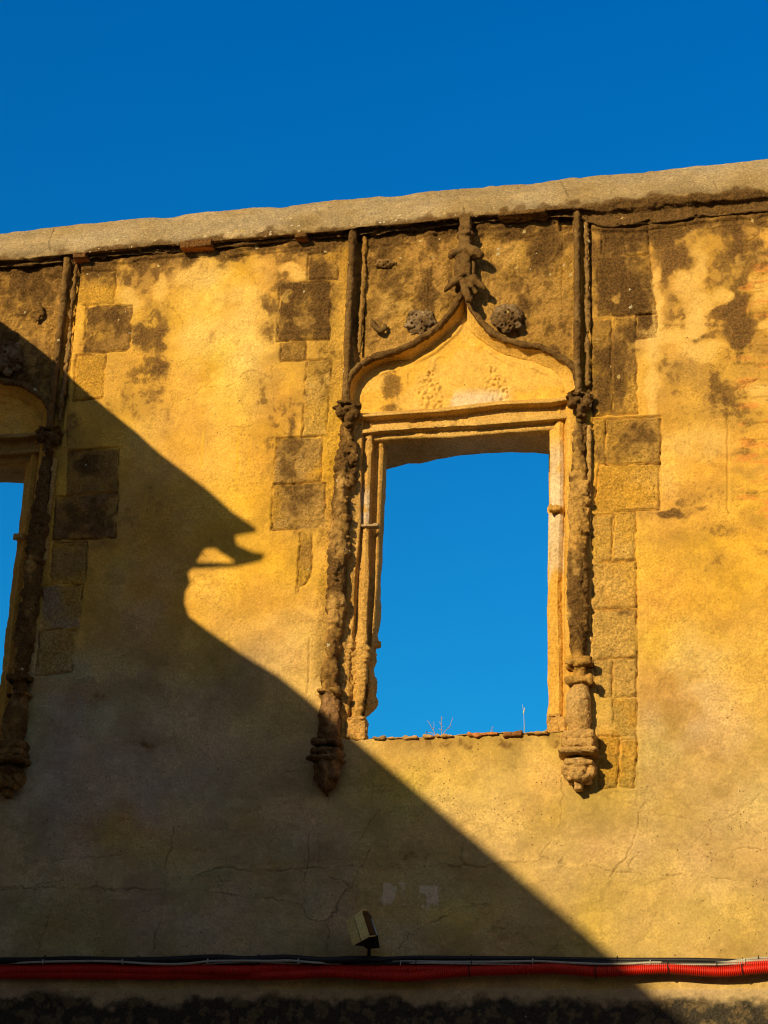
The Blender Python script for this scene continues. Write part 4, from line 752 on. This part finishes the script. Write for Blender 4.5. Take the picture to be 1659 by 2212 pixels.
    loft('jamb', j, 1, (868, 1592), win, None, None, step=.0066, amp=.0032, freq=24, seed=seed+18, dx=dx, cfun=lambda V: np.clip(.03+(fbm3(V*8, 3, 49)-.5)*.6, 0, .6), tfun=rtf, damage=rdam, rough=.6)
    if True:
        carve('annulet', [('b', A(1200, 1101, -.07), (13*PX, .05, 7*PX), .012)], win, np.array((.64, .38, .09)), .1, h=.005, k=.004, amp=.006, seed=seed+31)
        carve('annulet', [('b', A(800, 1137, -.06), (19*PX, .03, 3.2*PX), .006), ('e', A(822, 1142, -.12), (7*PX, .03, 6*PX))], win, np.array((.52, .4, .22)), .2, h=.0045, k=.004, amp=.005, seed=seed+32)
        carve('jamb_base', [('b', A(1199, 1549, -.07), (15*PX, .06, 4*PX), .012), ('b', A(1203, 1573, -.08), (20*PX, .07, 20*PX), .012)], win, np.array((.60, .36, .10)), .15, h=.006, k=.006, amp=.007, seed=seed+33)
        carve('jamb_base', [('b', A(771, 1556, -.06), (19*PX, .06, 4*PX), .012), ('b', A(771, 1580, -.07), (22*PX, .06, 22*PX), .012)], win, np.array((.58, .34, .09)), .15, h=.006, k=.008, amp=.010, seed=seed+34)
    # sill top
    s0 = [(700, 1600)]+SILL[1:]; ls = [(off(s0, .5), -.0), (off(s0, -2), -.03), (off(s0, 6), -.25), (off(s0, 14), -TH), (off(s0, 60), -TH-.01)]
    loft('sill', ls, 0, (715, 1246), win, BY*.85, .35, step=.012, amp=.010, freq=18, seed=seed+19, dx=dx)
    for (bx, by, rx, ry, c_, cr2) in ((1046, 1588, 31, 3.6, (.60, .24, .07), .12), (1109, 1587.5, 20, 5, (.34, .15, .05), .45), (1160, 1585, 22, 3, (.55, .33, .1), .3), (870, 1596, 34, 3.4, (.58, .36, .13), .15), (950, 1592.5, 32, 3.2, (.58, .36, .13), .3), (822, 1596, 12, 3, (.5, .32, .12), .3)):
        carve('sill_brick', [('b', A(bx, by+1.5, -.03), (rx*PX, .055, ry*PX), .010)], win, np.array(c_), cr2, h=.0055, k=.004, amp=.0095, freq=18, seed=seed+int(bx), lich=.05)
    print('window', first, time.time()-T0)
    return win
W1 = window(0.0, 1, True)
W2_ = window(DXW, 40, False)

# bricks sticking out below the coping
for bx, by, rx, ry, tilt in ((430, 536, 38, 9, 0), (178, 562, 17, 6, 0), (655, 519, 14, 5, 0), (1130, 470, 55, 4.5, 0)):
    pr = [('b', at(float(bx), float(by), .03), (rx*PX, .085, ry*PX), .008)]
    b_ = carve('brick', pr, WALL, np.array((.44, .17, .045)) if bx < 1000 else STONE, .3, h=.0055, k=.003, amp=.006, freq=22, seed=int(bx), lich=.05, rough=.7, cfun=lambda V: np.clip(ss(by+3, by-6, pix(V)[1])*.8+.05, 0, 1))
    if bx == 430: b_['label'] = 'large orange brick end sticking out under the coping'

# ================================================================== the house whose roofline shades the wall (out of the picture, to the left)
SH = [(0, 693), (38, 718), (80, 750), (120, 782), (160, 822), (200, 858), (250, 898), (300, 938), (340, 975), (400, 1020), (450, 1058), (500, 1103), (556, 1142), (552, 1150), (508, 1158), (512, 1176), (548, 1192), (574, 1196), (566, 1212), (530, 1221), (490, 1225), (420, 1226),
      (408, 1240), (414, 1262), (402, 1280), (400, 1305), (408, 1330), (450, 1362), (520, 1410), (600, 1458), (660, 1505), (740, 1575), (800, 1625), (880, 1690), (980, 1775), (1080, 1858), (1180, 1942), (1260, 2008), (1340, 2078), (1420, 2152), (1490, 2216)]
HOLEP = [(426, 1215), (436, 1196), (448, 1183), (488, 1181), (500, 1190), (528, 1208), (522, 1215)]
def yo(x): return .8+9.0*x/1480
def cast(x, y):
    p = at(float(x), float(y)); d = yo(x)
    return p-SUNT*d
pts = [cast(*p) for p in SH]; last = pts[-1]; first_ = pts[0]
dirv = np.array((pts[-1]-pts[-12])); dirv[2] = 0; dirv /= np.linalg.norm(dirv)
a0 = at(0., 693.)-SUNT*yo(0); dd = (pts[5]-pts[0]); dd[2] = 0; dd /= np.linalg.norm(dd)
start = a0-dd*(a0[1]+0.25)/dd[1]*1.0*-1 if False else a0+dd*((-.3-a0[1])/dd[1])
endp = last+dirv*6.0
ring = [start]+pts+[endp, np.array((endp[0], endp[1], 0)), np.array((start[0], start[1], 0))]
ring = [np.array(r) for r in ring]
hole = [cast(*p) for p in HOLEP]
MH = plain('house_render', (.42, .33, .22), .9)
HOUSE = empty('neighbouring_house', (float(ring[0][0])-3, -6, 0)); WPOS[HOUSE.name] = np.array(HOUSE.location)
tag(HOUSE, 'plastered house standing left of the ruined wall with a stepped roof edge that shades it', 'house')
from mathutils.geometry import tessellate_polygon
tris = tessellate_polygon([[Vector(p) for p in ring], [Vector(p) for p in hole]])
allp = np.array(ring+hole); nrm_ = np.cross(allp[5]-allp[0], allp[-len(hole)-1]-allp[0]); nrm_[2] = 0; nrm_ = nrm(nrm_)
if nrm_[0] > 0: nrm_ = -nrm_
bk_ = allp+nrm_*.10; nA = len(allp); Fh = [tuple(t_) for t_ in tris]+[tuple(i+nA for i in t_[::-1]) for t_ in tris]
nr = len(ring)
for base_, n_ in ((0, nr), (nr, len(hole))):
    for i in range(n_): a = base_+i; b = base_+(i+1) % n_; Fh.append((a, b, b+nA, a+nA))
mesh('gable_wall', np.concatenate([allp, bk_]), Fh, MH, HOUSE, smooth=False)
# body behind, lower than the roof edge
e0 = ring[0]-0; e1 = np.array(endp); bv = []
for zz in (0, 1):
    for p_, hz in (((e0+nrm_*.1), 6.6), ((e1+nrm_*.1), 3.6), ((e1+nrm_*6), 3.6), ((e0+nrm_*6), 6.6)): bv.append((p_[0], p_[1], hz*zz))
mesh('house_body', bv, [(0, 1, 2, 3), (4, 5, 6, 7), (0, 1, 5, 4), (1, 2, 6, 5), (2, 3, 7, 6), (3, 0, 4, 7)], MH, HOUSE, smooth=False)
rv = [(bv[k][0], bv[k][1], bv[k][2]+.05) for k in (4, 5, 6, 7)]
m1 = (np.array(rv[0])+np.array(rv[3]))/2+np.array((0, 0, 1.0)); m2 = (np.array(rv[1])+np.array(rv[2]))/2+np.array((0, 0, .6))
mesh('roof', [*rv, m1, m2], [(0, 1, 5, 4), (3, 2, 5, 4), (0, 3, 4), (1, 2, 5)], plain('roof_tile', (.35, .16, .08), .8), HOUSE, smooth=False)

# unseen houses added behind and right of camera: block low sky, bounce warm light
def boxv(x0, x1, y0, y1, z0, z1): return [(x0, y0, z0), (x1, y0, z0), (x1, y1, z0), (x0, y1, z0), (x0, y0, z1), (x1, y0, z1), (x1, y1, z1), (x0, y1, z1)]
BF = [(0, 3, 2, 1), (4, 5, 6, 7), (0, 1, 5, 4), (1, 2, 6, 5), (2, 3, 7, 6), (3, 0, 4, 7)]
MDK = plain('added_house_shutter', (.06, .07, .05), .6); MCR = plain('added_house_render', (.62, .46, .29), .9); MCT = plain('added_house_tile', (.33, .15, .08), .8)
OPP = empty('sky_blocker_house', (-4, -22, 0)); WPOS[OPP.name] = np.array((-4, -22, 0))
tag(OPP, 'long plastered house added behind the camera to block the low blue sky', 'house')
mesh('added_house_wall', boxv(-30, 7, -30, -22, 0, 9.6), BF, MCR, OPP, smooth=False)
mesh('roof', [(-30.4, -30.4, 9.65), (7.4, -30.4, 9.65), (7.4, -21.6, 9.65), (-30.4, -21.6, 9.65), (-30.4, -26, 11.0), (7.4, -26, 11.0)], [(0, 1, 5, 4), (3, 4, 5, 2), (0, 4, 3), (1, 2, 5), (0, 3, 2, 1)], MCT, OPP, smooth=False)
for k in range(6):
    for zz in (1.0, 5.2): mesh('shutter', boxv(-27+k*5.6, -25.6+k*5.6, -22.0, -21.94, zz, zz+2.3), BF, MDK, OPP, smooth=False)
RW = empty('bounce_house', (11, -10, 0)); WPOS[RW.name] = np.array((11, -10, 0))
tag(RW, 'plastered house added out of view on the right to bounce warm sunlight', 'house')
mesh('added_house_wall', boxv(7.5, 15, -21.5, -1.5, 0, 9.0), BF, MCR, RW, smooth=False)
mesh('roof', [(7.1, -21.9, 9.05), (15.4, -21.9, 9.05), (15.4, -1.1, 9.05), (7.1, -1.1, 9.05), (11.2, -21.9, 10.6), (11.2, -1.1, 10.6)], [(0, 4, 5, 3), (1, 2, 5, 4), (0, 1, 4), (3, 5, 2), (0, 3, 2, 1)], MCT, RW, smooth=False)
for k in range(4):
    for zz in (1.0, 5.0): mesh('shutter', boxv(7.44, 7.5, -19+k*4.6, -17.8+k*4.6, zz, zz+2.2), BF, MDK, RW, smooth=False)

# ================================================================== cables, conduit, floodlight, weeds
def tubemesh(name, P, R, mat, n=10, parent=None):
    P = np.asarray(P, float); m = len(P); T = np.gradient(P, axis=0); T /= np.linalg.norm(T, axis=1, keepdims=True)+1e-9
    up = np.array((0, 0, 1.0)); B = np.cross(T, up); bad = np.linalg.norm(B, axis=1) < .1; B[bad] = np.cross(T[bad], np.array((0, 1.0, 0))); B /= np.linalg.norm(B, axis=1, keepdims=True); N_ = np.cross(B, T)
    a = np.linspace(0, 2*np.pi, n, endpoint=False); R = np.broadcast_to(R, (m,))
    V = P[:, None, :]+R[:, None, None]*(np.cos(a)[None, :, None]*N_[:, None, :]+np.sin(a)[None, :, None]*B[:, None, :])
    F = []; i = np.arange(m-1)[:, None]*n; j = np.arange(n)[None, :]; j2 = (j+1) % n
    Q = np.stack([i+j, i+j2, i+n+j2, i+n+j], -1).reshape(-1, 4)
    return mesh(name, V.reshape(-1, 3), Q, mat, parent)
def spline(pts, step=.004):
    p = np.array([at(float(x), float(y), d) for x, y, d in pts]); l = np.r_[0, np.cumsum(np.linalg.norm(np.diff(p, axis=0), axis=1))]
    s = np.arange(0, l[-1], step)
    # smooth (Catmull-like) by repeated averaging of a dense polyline
    q = np.stack([np.interp(s, l, p[:, k]) for k in range(3)], 1); kn = max(3, int(.10/step)) | 1
    for _ in range(2):
        pad = np.concatenate([np.repeat(q[:1], kn//2, 0), q, np.repeat(q[-1:], kn//2, 0)]); c = np.cumsum(np.concatenate([np.zeros((1, 3)), pad]), 0); q = (c[kn:]-c[:-kn])/kn
    return q
M_RED = plain('red_plastic_conduit', (.53, .019, .005), .42, var=.08, scale=8, spec=.4)
M_BLK = plain('black_rubber', (.012, .012, .013), .5, var=.3)
M_WHT = plain('grey_white_cable', (.32, .33, .27), .5, var=.15)
M_TIE = plain('nylon_tie', (.5, .5, .42), .5)
def conduit(pts, label):
    q = spline(pts, .0022); s = np.arange(len(q))*.0022
    R = .0315+.0055*np.sign(np.sin(2*np.pi*s/.0125))*np.abs(np.sin(2*np.pi*s/.0125))**.5
    ob = tubemesh('corrugated_conduit', q, R, M_RED, 14); tag(ob, label, 'conduit', 'red corrugated conduits along the wall'); return ob
conduit([(-900, 2098, .06), (-260, 2098, .06), (-100, 2100, .06), (0, 2096, .06), (104, 2093, .06), (208, 2092, .06), (312, 2096, .06), (400, 2094, .07), (450, 2095, .08), (500, 2097, .10), (540, 2096, .10), (580, 2092, .06), (650, 2092, .042), (800, 2096, .042), (1000, 2095, .042), (1300, 2093, .042), (1500, 2092, .042), (1580, 2088, .042), (1640, 2082, .05), (1750, 2080, .05), (1900, 2082, .05), (2600, 2082, .05)],
        'red corrugated conduit showing along the shaded left part, slipping behind the cables further right')
c2_ = conduit([(-900, 2108, .045), (-260, 2108, .045), (0, 2104, .045), (300, 2106, .045), (440, 2106, .05), (521, 2105, .06), (573, 2107, .075), (625, 2106, .08), (677, 2102.5, .08), (715, 2101, .08), (760, 2104, .08), (800, 2107.5, .08), (880, 2111, .08), (940, 2105, .08), (1014, 2098, .08), (1105, 2095.5, .08), (1196, 2091.5, .08), (1240, 2096, .08), (1290, 2101, .08), (1340, 2099, .08), (1375, 2095.5, .08),
         (1443, 2092, .08), (1504, 2097, .08), (1551, 2100, .08), (1580, 2099.5, .08), (1610, 2095.5, .08), (1659, 2091, .08), (1750, 2092, .08), (1900, 2096, .08), (2600, 2096, .08)], 'red corrugated conduit that glows in the sun at the right under the cables')
for tx, ty in ((1015, 2097.5), (1288, 2100.5), (1444, 2092.5), (1604, 2096)):
    c = at(float(tx), float(ty), .08); tubemesh('conduit_strap', np.stack([c+np.array((.004*math.sin(2*b), math.cos(b)*.0395, math.sin(b)*.040)) for b in np.linspace(0, 2*np.pi, 19)]), .0035, M_BLK, 6, c2_)
GC = 'cables strung along the wall'
def cable(name, pts, r, mat, label, ties=()):
    q = spline(pts, .012); ob = tubemesh(name, q, r, mat, 10); tag(ob, label, 'cable', GC); WPOS[ob.name] = np.zeros(3)
    U_, W_ = pix(q)
    for tx, col in ties:
        k = int(np.argmin(abs(U_-tx))); k = min(max(k, 2), len(q)-3); c = q[k]; tt_ = nrm(q[k+1]-q[k-1]); a = np.linspace(0, 2*np.pi, 15)
        ringp = np.stack([c+np.array((tt_[0]*.0, math.cos(b)*(r+.006), math.sin(b)*(r+.008))) for b in a])
        tubemesh('cable_tie', ringp, .0032, col, 6, ob)
        tl = np.stack([c+np.array((.001*b, -r-.006-.003*b, .004*b)) for b in range(6)]); 
    return ob
bt = M_BLK; wt = M_TIE
cable('feed_cable', [(-900, 2076, .08), (-260, 2076, .08), (0, 2075, .08), (68, 2075, .08), (156, 2072, .08), (270, 2075, .08), (354, 2074, .08), (443, 2069, .08), (480, 2068.5, .08), (521, 2073, .08), (573, 2071, .08), (625, 2068.5, .08), (668, 2073, .08), (703, 2075, .08), (760, 2072, .08), (800, 2072, .06), (860, 2076, .03)], .024, M_BLK, 'thickest black cable, running from the left edge up to the floodlight', [(96, bt), (300, bt), (560, bt)])
cable('black_cable', [(-900, 2087, .04), (-260, 2087, .04), (0, 2086, .04), (200, 2084, .05), (400, 2086, .05), (560, 2085, .05), (700, 2084, .05), (820, 2082, .05), (950, 2079, .05), (1050, 2082, .06), (1150, 2080, .06), (1280, 2078, .06), (1400, 2080, .06), (1550, 2083, .06), (1659, 2086, .06), (1800, 2088, .06), (1900, 2088, .06), (2600, 2088, .06)], .015, M_BLK, 'black cable lying just above the red conduit and sinking over it at the right', [(420, bt), (900, bt), (1465, bt)])
cable('black_cable', [(-900, 2080, .03), (-260, 2080, .03), (0, 2080, .03), (300, 2084, .03), (600, 2078, .04), (830, 2072, .05), (900, 2069, .05), (1000, 2070, .05), (1150, 2071, .05), (1270, 2073, .055), (1350, 2074, .055), (1500, 2074, .05), (1600, 2077, .04), (1659, 2078, .04), (1900, 2082, .04), (2600, 2082, .04)], .017, M_BLK, 'straight black cable topping the bundle right of the floodlight', [(1018, bt), (1334, bt), (1605, bt)])
cable('black_cable', [(300, 2090, .055), (500, 2089, .055), (700, 2088, .055), (900, 2081, .055), (1060, 2074, .06), (1200, 2080, .055), (1350, 2079, .055), (1450, 2076, .055), (1560, 2080, .055), (1700, 2070, .055), (1900, 2068, .05), (2600, 2068, .05)], .0055, M_BLK, 'thin black wire weaving between the thicker cables')
cable('white_cable', [(-900, 2084, .06), (-260, 2084, .06), (0, 2082, .06), (60, 2079, .105), (120, 2077, .105), (200, 2076, .105), (260, 2077.5, .105), (323, 2082, .105), (380, 2083, .11), (417, 2081, .11), (447, 2076, .115), (520, 2075.5, .115), (590, 2076, .115), (625, 2074.5, .115), (677, 2079.5, .11), (740, 2082, .05), (860, 2076, .05), (960, 2078, .06), (1060, 2078, .08), (1160, 2076, .08), (1222, 2080, .08), (1300, 2083, .08), (1365, 2082, .08), (1402, 2079, .08), (1460, 2080, .05), (1520, 2082, .05), (1620, 2076, .07), (1659, 2074, .07), (1900, 2074, .06), (2600, 2074, .06)], .0085, M_WHT, 'pale grey cable showing bright below the black ones', [(92, wt), (264, wt), (450, wt), (646, wt), (1018, bt), (1150, wt), (1405, wt), (1610, wt)])
cable('white_cable', [(430, 2086, .05), (460, 2081, .08), (520, 2079.5, .08), (580, 2079, .08), (640, 2082, .06), (740, 2087, .04), (900, 2080, .06), (1000, 2082, .075), (1100, 2083, .07), (1180, 2084, .06), (1330, 2084, .06), (1440, 2084, .08), (1500, 2083.5, .085), (1560, 2084, .085), (1620, 2080, .06), (1659, 2071, .06), (1900, 2066, .05), (2600, 2066, .05)], .0065, M_WHT, 'thin pale cable looping under the other pale one', [(866, wt), (1548, bt)])
cable('white_cable', [(1560, 2080, .05), (1600, 2074, .06), (1635, 2069.5, .06), (1659, 2069, .06), (1760, 2068, .06), (1900, 2070, .05), (2600, 2070, .05)], .0085, M_WHT, 'pale cable rising above the bundle at the right edge', [(1640, bt)])

# floodlight, seen from below and behind
FS = .1302
def fp(x, y, d): return at(702+x*FS, 1933+y*FS, d)
FL = empty('floodlight', tuple(at(808., 2060., .05))); WPOS[FL.name] = np.array(FL.location)
tag(FL, 'small olive metal floodlight tilted on a bracket above the cable bundle', 'floodlight')
M_OLV = plain('olive_cast_metal', (.72, .64, .25), .55, .25, var=.2, scale=60)
M_GLS = plain('floodlight_glass', (.35, .47, .60), .12, .0, var=.1, spec=.8)
M_FIN = plain('brown_metal_fins', (.14, .075, .03), .5, .4)
tp = [fp(345, 430, .275), fp(468, 350, .315), fp(478, 344, .315), fp(607, 255, .33), fp(690, 250, .26), fp(762, 330, .18), fp(640, 420, .10)]
bt_ = [fp(462, 845, .275), fp(590, 772, .315), fp(602, 765, .315), fp(740, 690, .33), fp(832, 680, .26), fp(872, 690, .18), fp(900, 870, .09)]
def patch(quad, nu, nv, thick, bump=None):
    a, b, c, d = [np.array(q) for q in quad]; V = []
    n = nrm(np.cross(b-a, d-a)); 
    if n[1] > 0: n = -n
    for i in range(nu+1):
        for j in range(nv+1): u, v = i/nu, j/nv; V.append(a*(1-u)*(1-v)+b*u*(1-v)+c*u*v+d*(1-u)*v+n*(bump(u, v) if bump else 0))
    k = len(V); V += [p-n*thick for p in [a, b, c, d]]
    F = [tuple(q) for q in gridfaces(nu+1, nv+1)]
    ci = [0, nu*(nv+1), nu*(nv+1)+nv, nv]; F += [(ci[i], ci[(i+1) % 4], k+(i+1) % 4, k+i) for i in range(4)]+[(k, k+1, k+2, k+3)]
    return V, F
def dots(nu, nv):
    def f(u, v):
        uu, vv = u*nu, v*nv; k = int(vv) % 2; du = (uu+.5*k) % 1-.5; dv = vv % 1-.5; return .0035*math.exp(-(du*du+dv*dv)*18)*(1 if .06 < u < .94 and .04 < v < .96 else 0)
    return f
Vh, Fh2 = [], []
for q, nn_ in (((tp[0], tp[1], bt_[1], bt_[0]), 5), ((tp[2], tp[3], bt_[3], bt_[2]), 6)):
    v_, f_ = patch(q, 40, 90, .008, dots(nn_, 13)); k = len(Vh); Vh += v_; Fh2 += [tuple(i+k for i in f) for f in f_]
mesh('cover', Vh, Fh2, M_OLV, FL)
core_t = [p+(np.array((-3.0, .25, 0))*0)+np.array((0, .012, -.004)) for p in tp]; core_b = [p+np.array((0, .012, .004)) for p in bt_]
Vc2 = core_t+core_b; n7 = 7
Fc2 = [tuple(range(7)), tuple(range(13, 6, -1))]+[(i, (i+1) % 7, 7+(i+1) % 7, 7+i) for i in range(7)]
mesh('housing', Vc2, Fc2, plain('black_painted_metal', (.018, .018, .016), .45, .2), FL, smooth=False)
# thin bright rims at both ends
for q0, q1, q2 in ((tp[3], tp[4], 0), (bt_[3], bt_[4], 0)): tubemesh('rim', np.linspace(q0, q1, 4), .0035, M_OLV, 6, FL)
for k in range(26):
    u = (k+2)/30; a = tp[3]*(1-u)+bt_[3]*u; b = tp[4]*(1-u)+bt_[4]*u; a = a*.92+b*.08; b = b*.95+a*.05
    tubemesh('fin', np.linspace(a, b, 3)+np.array((.002, -.003, 0)), .0026, M_FIN, 5, FL)
gq = [fp(738, 385, .205), fp(772, 395, .18), fp(866, 662, .18), fp(836, 690, .205)]
v_, f_ = patch([p+np.array((.004, -.010, 0)) for p in gq], 2, 2, .01); mesh('glass', v_, f_, M_GLS, FL, smooth=False)
v_, f_ = patch([fp(735, 368, .215), fp(752, 368, .205), fp(758, 392, .205), fp(740, 392, .215)], 2, 2, .01); mesh('glass_clip', v_, f_, M_TIE, FL, smooth=False)
# yoke and wall bracket
yk = [fp(800, 780, .13), fp(770, 850, .11), fp(728, 900, .10), fp(722, 960, .08), fp(728, 1020, .05), fp(735, 1060, .0)]
tubemesh('bracket', spline([((p[0]), 0, 0) for p in []] or [(797, 2034, .13), (800, 2044, .11), (797, 2052, .09), (796, 2060, .07), (797, 2070, .04), (797, 2072, .0)], .006), .012, M_BLK, 8, FL)
v_, f_ = patch([fp(600, 830, .16), fp(880, 700, .16), fp(910, 880, .10), fp(700, 900, .10)], 2, 2, .05); mesh('yoke', v_, f_, M_BLK, FL, smooth=False)
tubemesh('bolt', np.linspace(fp(795, 770, .19), fp(797, 775, .14), 3), .010, plain('steel_bolt', (.3, .28, .2), .4, .7), 8, FL)

# dry weeds on the sill
M_WEED = plain('dry_stem', (.42, .27, .22), .8); M_GRS = plain('dry_grass', (.62, .55, .28), .8); M_GRN = plain('green_stem', (.10, .14, .05), .8)
def R2(p): return (891+p[0]*.1953, 1501+p[1]*.1953)
def weed(name, stems, label, cat, dd=.0):
    V, F, off_ = [], [], 0; root = None
    for pts, r, mt in stems:
        q = np.array([at(*[float(c) for c in R2(p)], -.05+dd) for p in pts]); q[:, 1] += np.linspace(0, .02, len(q)); l = np.linspace(0, 1, len(q)); s = np.linspace(0, 1, len(q)*5)
        q = np.stack([np.interp(s, l, q[:, k]) for k in range(3)], 1)
        if root is None: root = tubemesh(name, q, np.linspace(r, r*.6, len(q)), mt, 5); tag(root, label, cat)
        else: tubemesh('twig', q, np.linspace(r, r*.6, len(q)), mt, 5, root)
    return root
w1 = [([(322, 470), (320, 400), (316, 300), (313, 230)], .0028, M_WEED), ([(262, 470), (235, 400), (205, 350), (180, 300), (155, 278)], .0024, M_WEED), ([(232, 400), (236, 330), (230, 285)], .0016, M_WEED), ([(270, 470), (225, 425), (180, 408), (145, 414)], .0022, M_WEED), ([(222, 460), (220, 430)], .0024, M_WEED), ([(318, 460), (345, 420), (385, 370), (410, 340), (425, 290), (442, 240)], .0024, M_WEED),
      ([(318, 385), (280, 365)], .0016, M_WEED), ([(316, 330), (290, 285)], .0018, M_WEED), ([(318, 275), (345, 240)], .0014, M_WEED), ([(320, 360), (345, 340)], .0014, M_WEED), ([(405, 345), (430, 338)], .0024, M_WEED), ([(385, 370), (410, 365)], .002, M_WEED), ([(205, 350), (190, 315)], .0026, M_WEED), ([(215, 370), (250, 372)], .0018, M_WEED), ([(320, 395), (350, 380)], .0012, M_WEED), ([(155, 405), (142, 418)], .004, M_WEED)]
weed('dry_weed', w1, 'branching dry weed on the sill of the open window, left of the other stalks', 'weed')
weed('dry_weed', [([(876, 440), (876, 390), (878, 340)], .0018, M_WEED), ([(876, 395), (856, 378)], .0014, M_WEED), ([(877, 370), (896, 345)], .0012, M_WEED), ([(877, 385), (890, 378)], .0012, M_WEED), ([(877, 360), (866, 350)], .0012, M_WEED)], 'tiny dry sprig in the middle of the window sill', 'weed')
w3 = [([(1236, 440), (1234, 340), (1229, 240), (1226, 170)], .0020, M_GRS), ([(1228, 210), (1232, 170), (1236, 135)], .0040, M_GRS), ([(1228, 200), (1224, 165)], .0034, M_GRS), ([(1226, 170), (1218, 130), (1212, 98)], .0014, M_GRS), ([(1236, 440), (1200, 390), (1180, 345)], .0011, M_GRN), ([(1237, 440), (1243, 340), (1248, 285)], .0011, M_GRN)]
weed('grass_stalk', w3, 'tall thin grass stalk with a pale seed head on the right part of the sill', 'grass')
print('script', time.time()-T0)
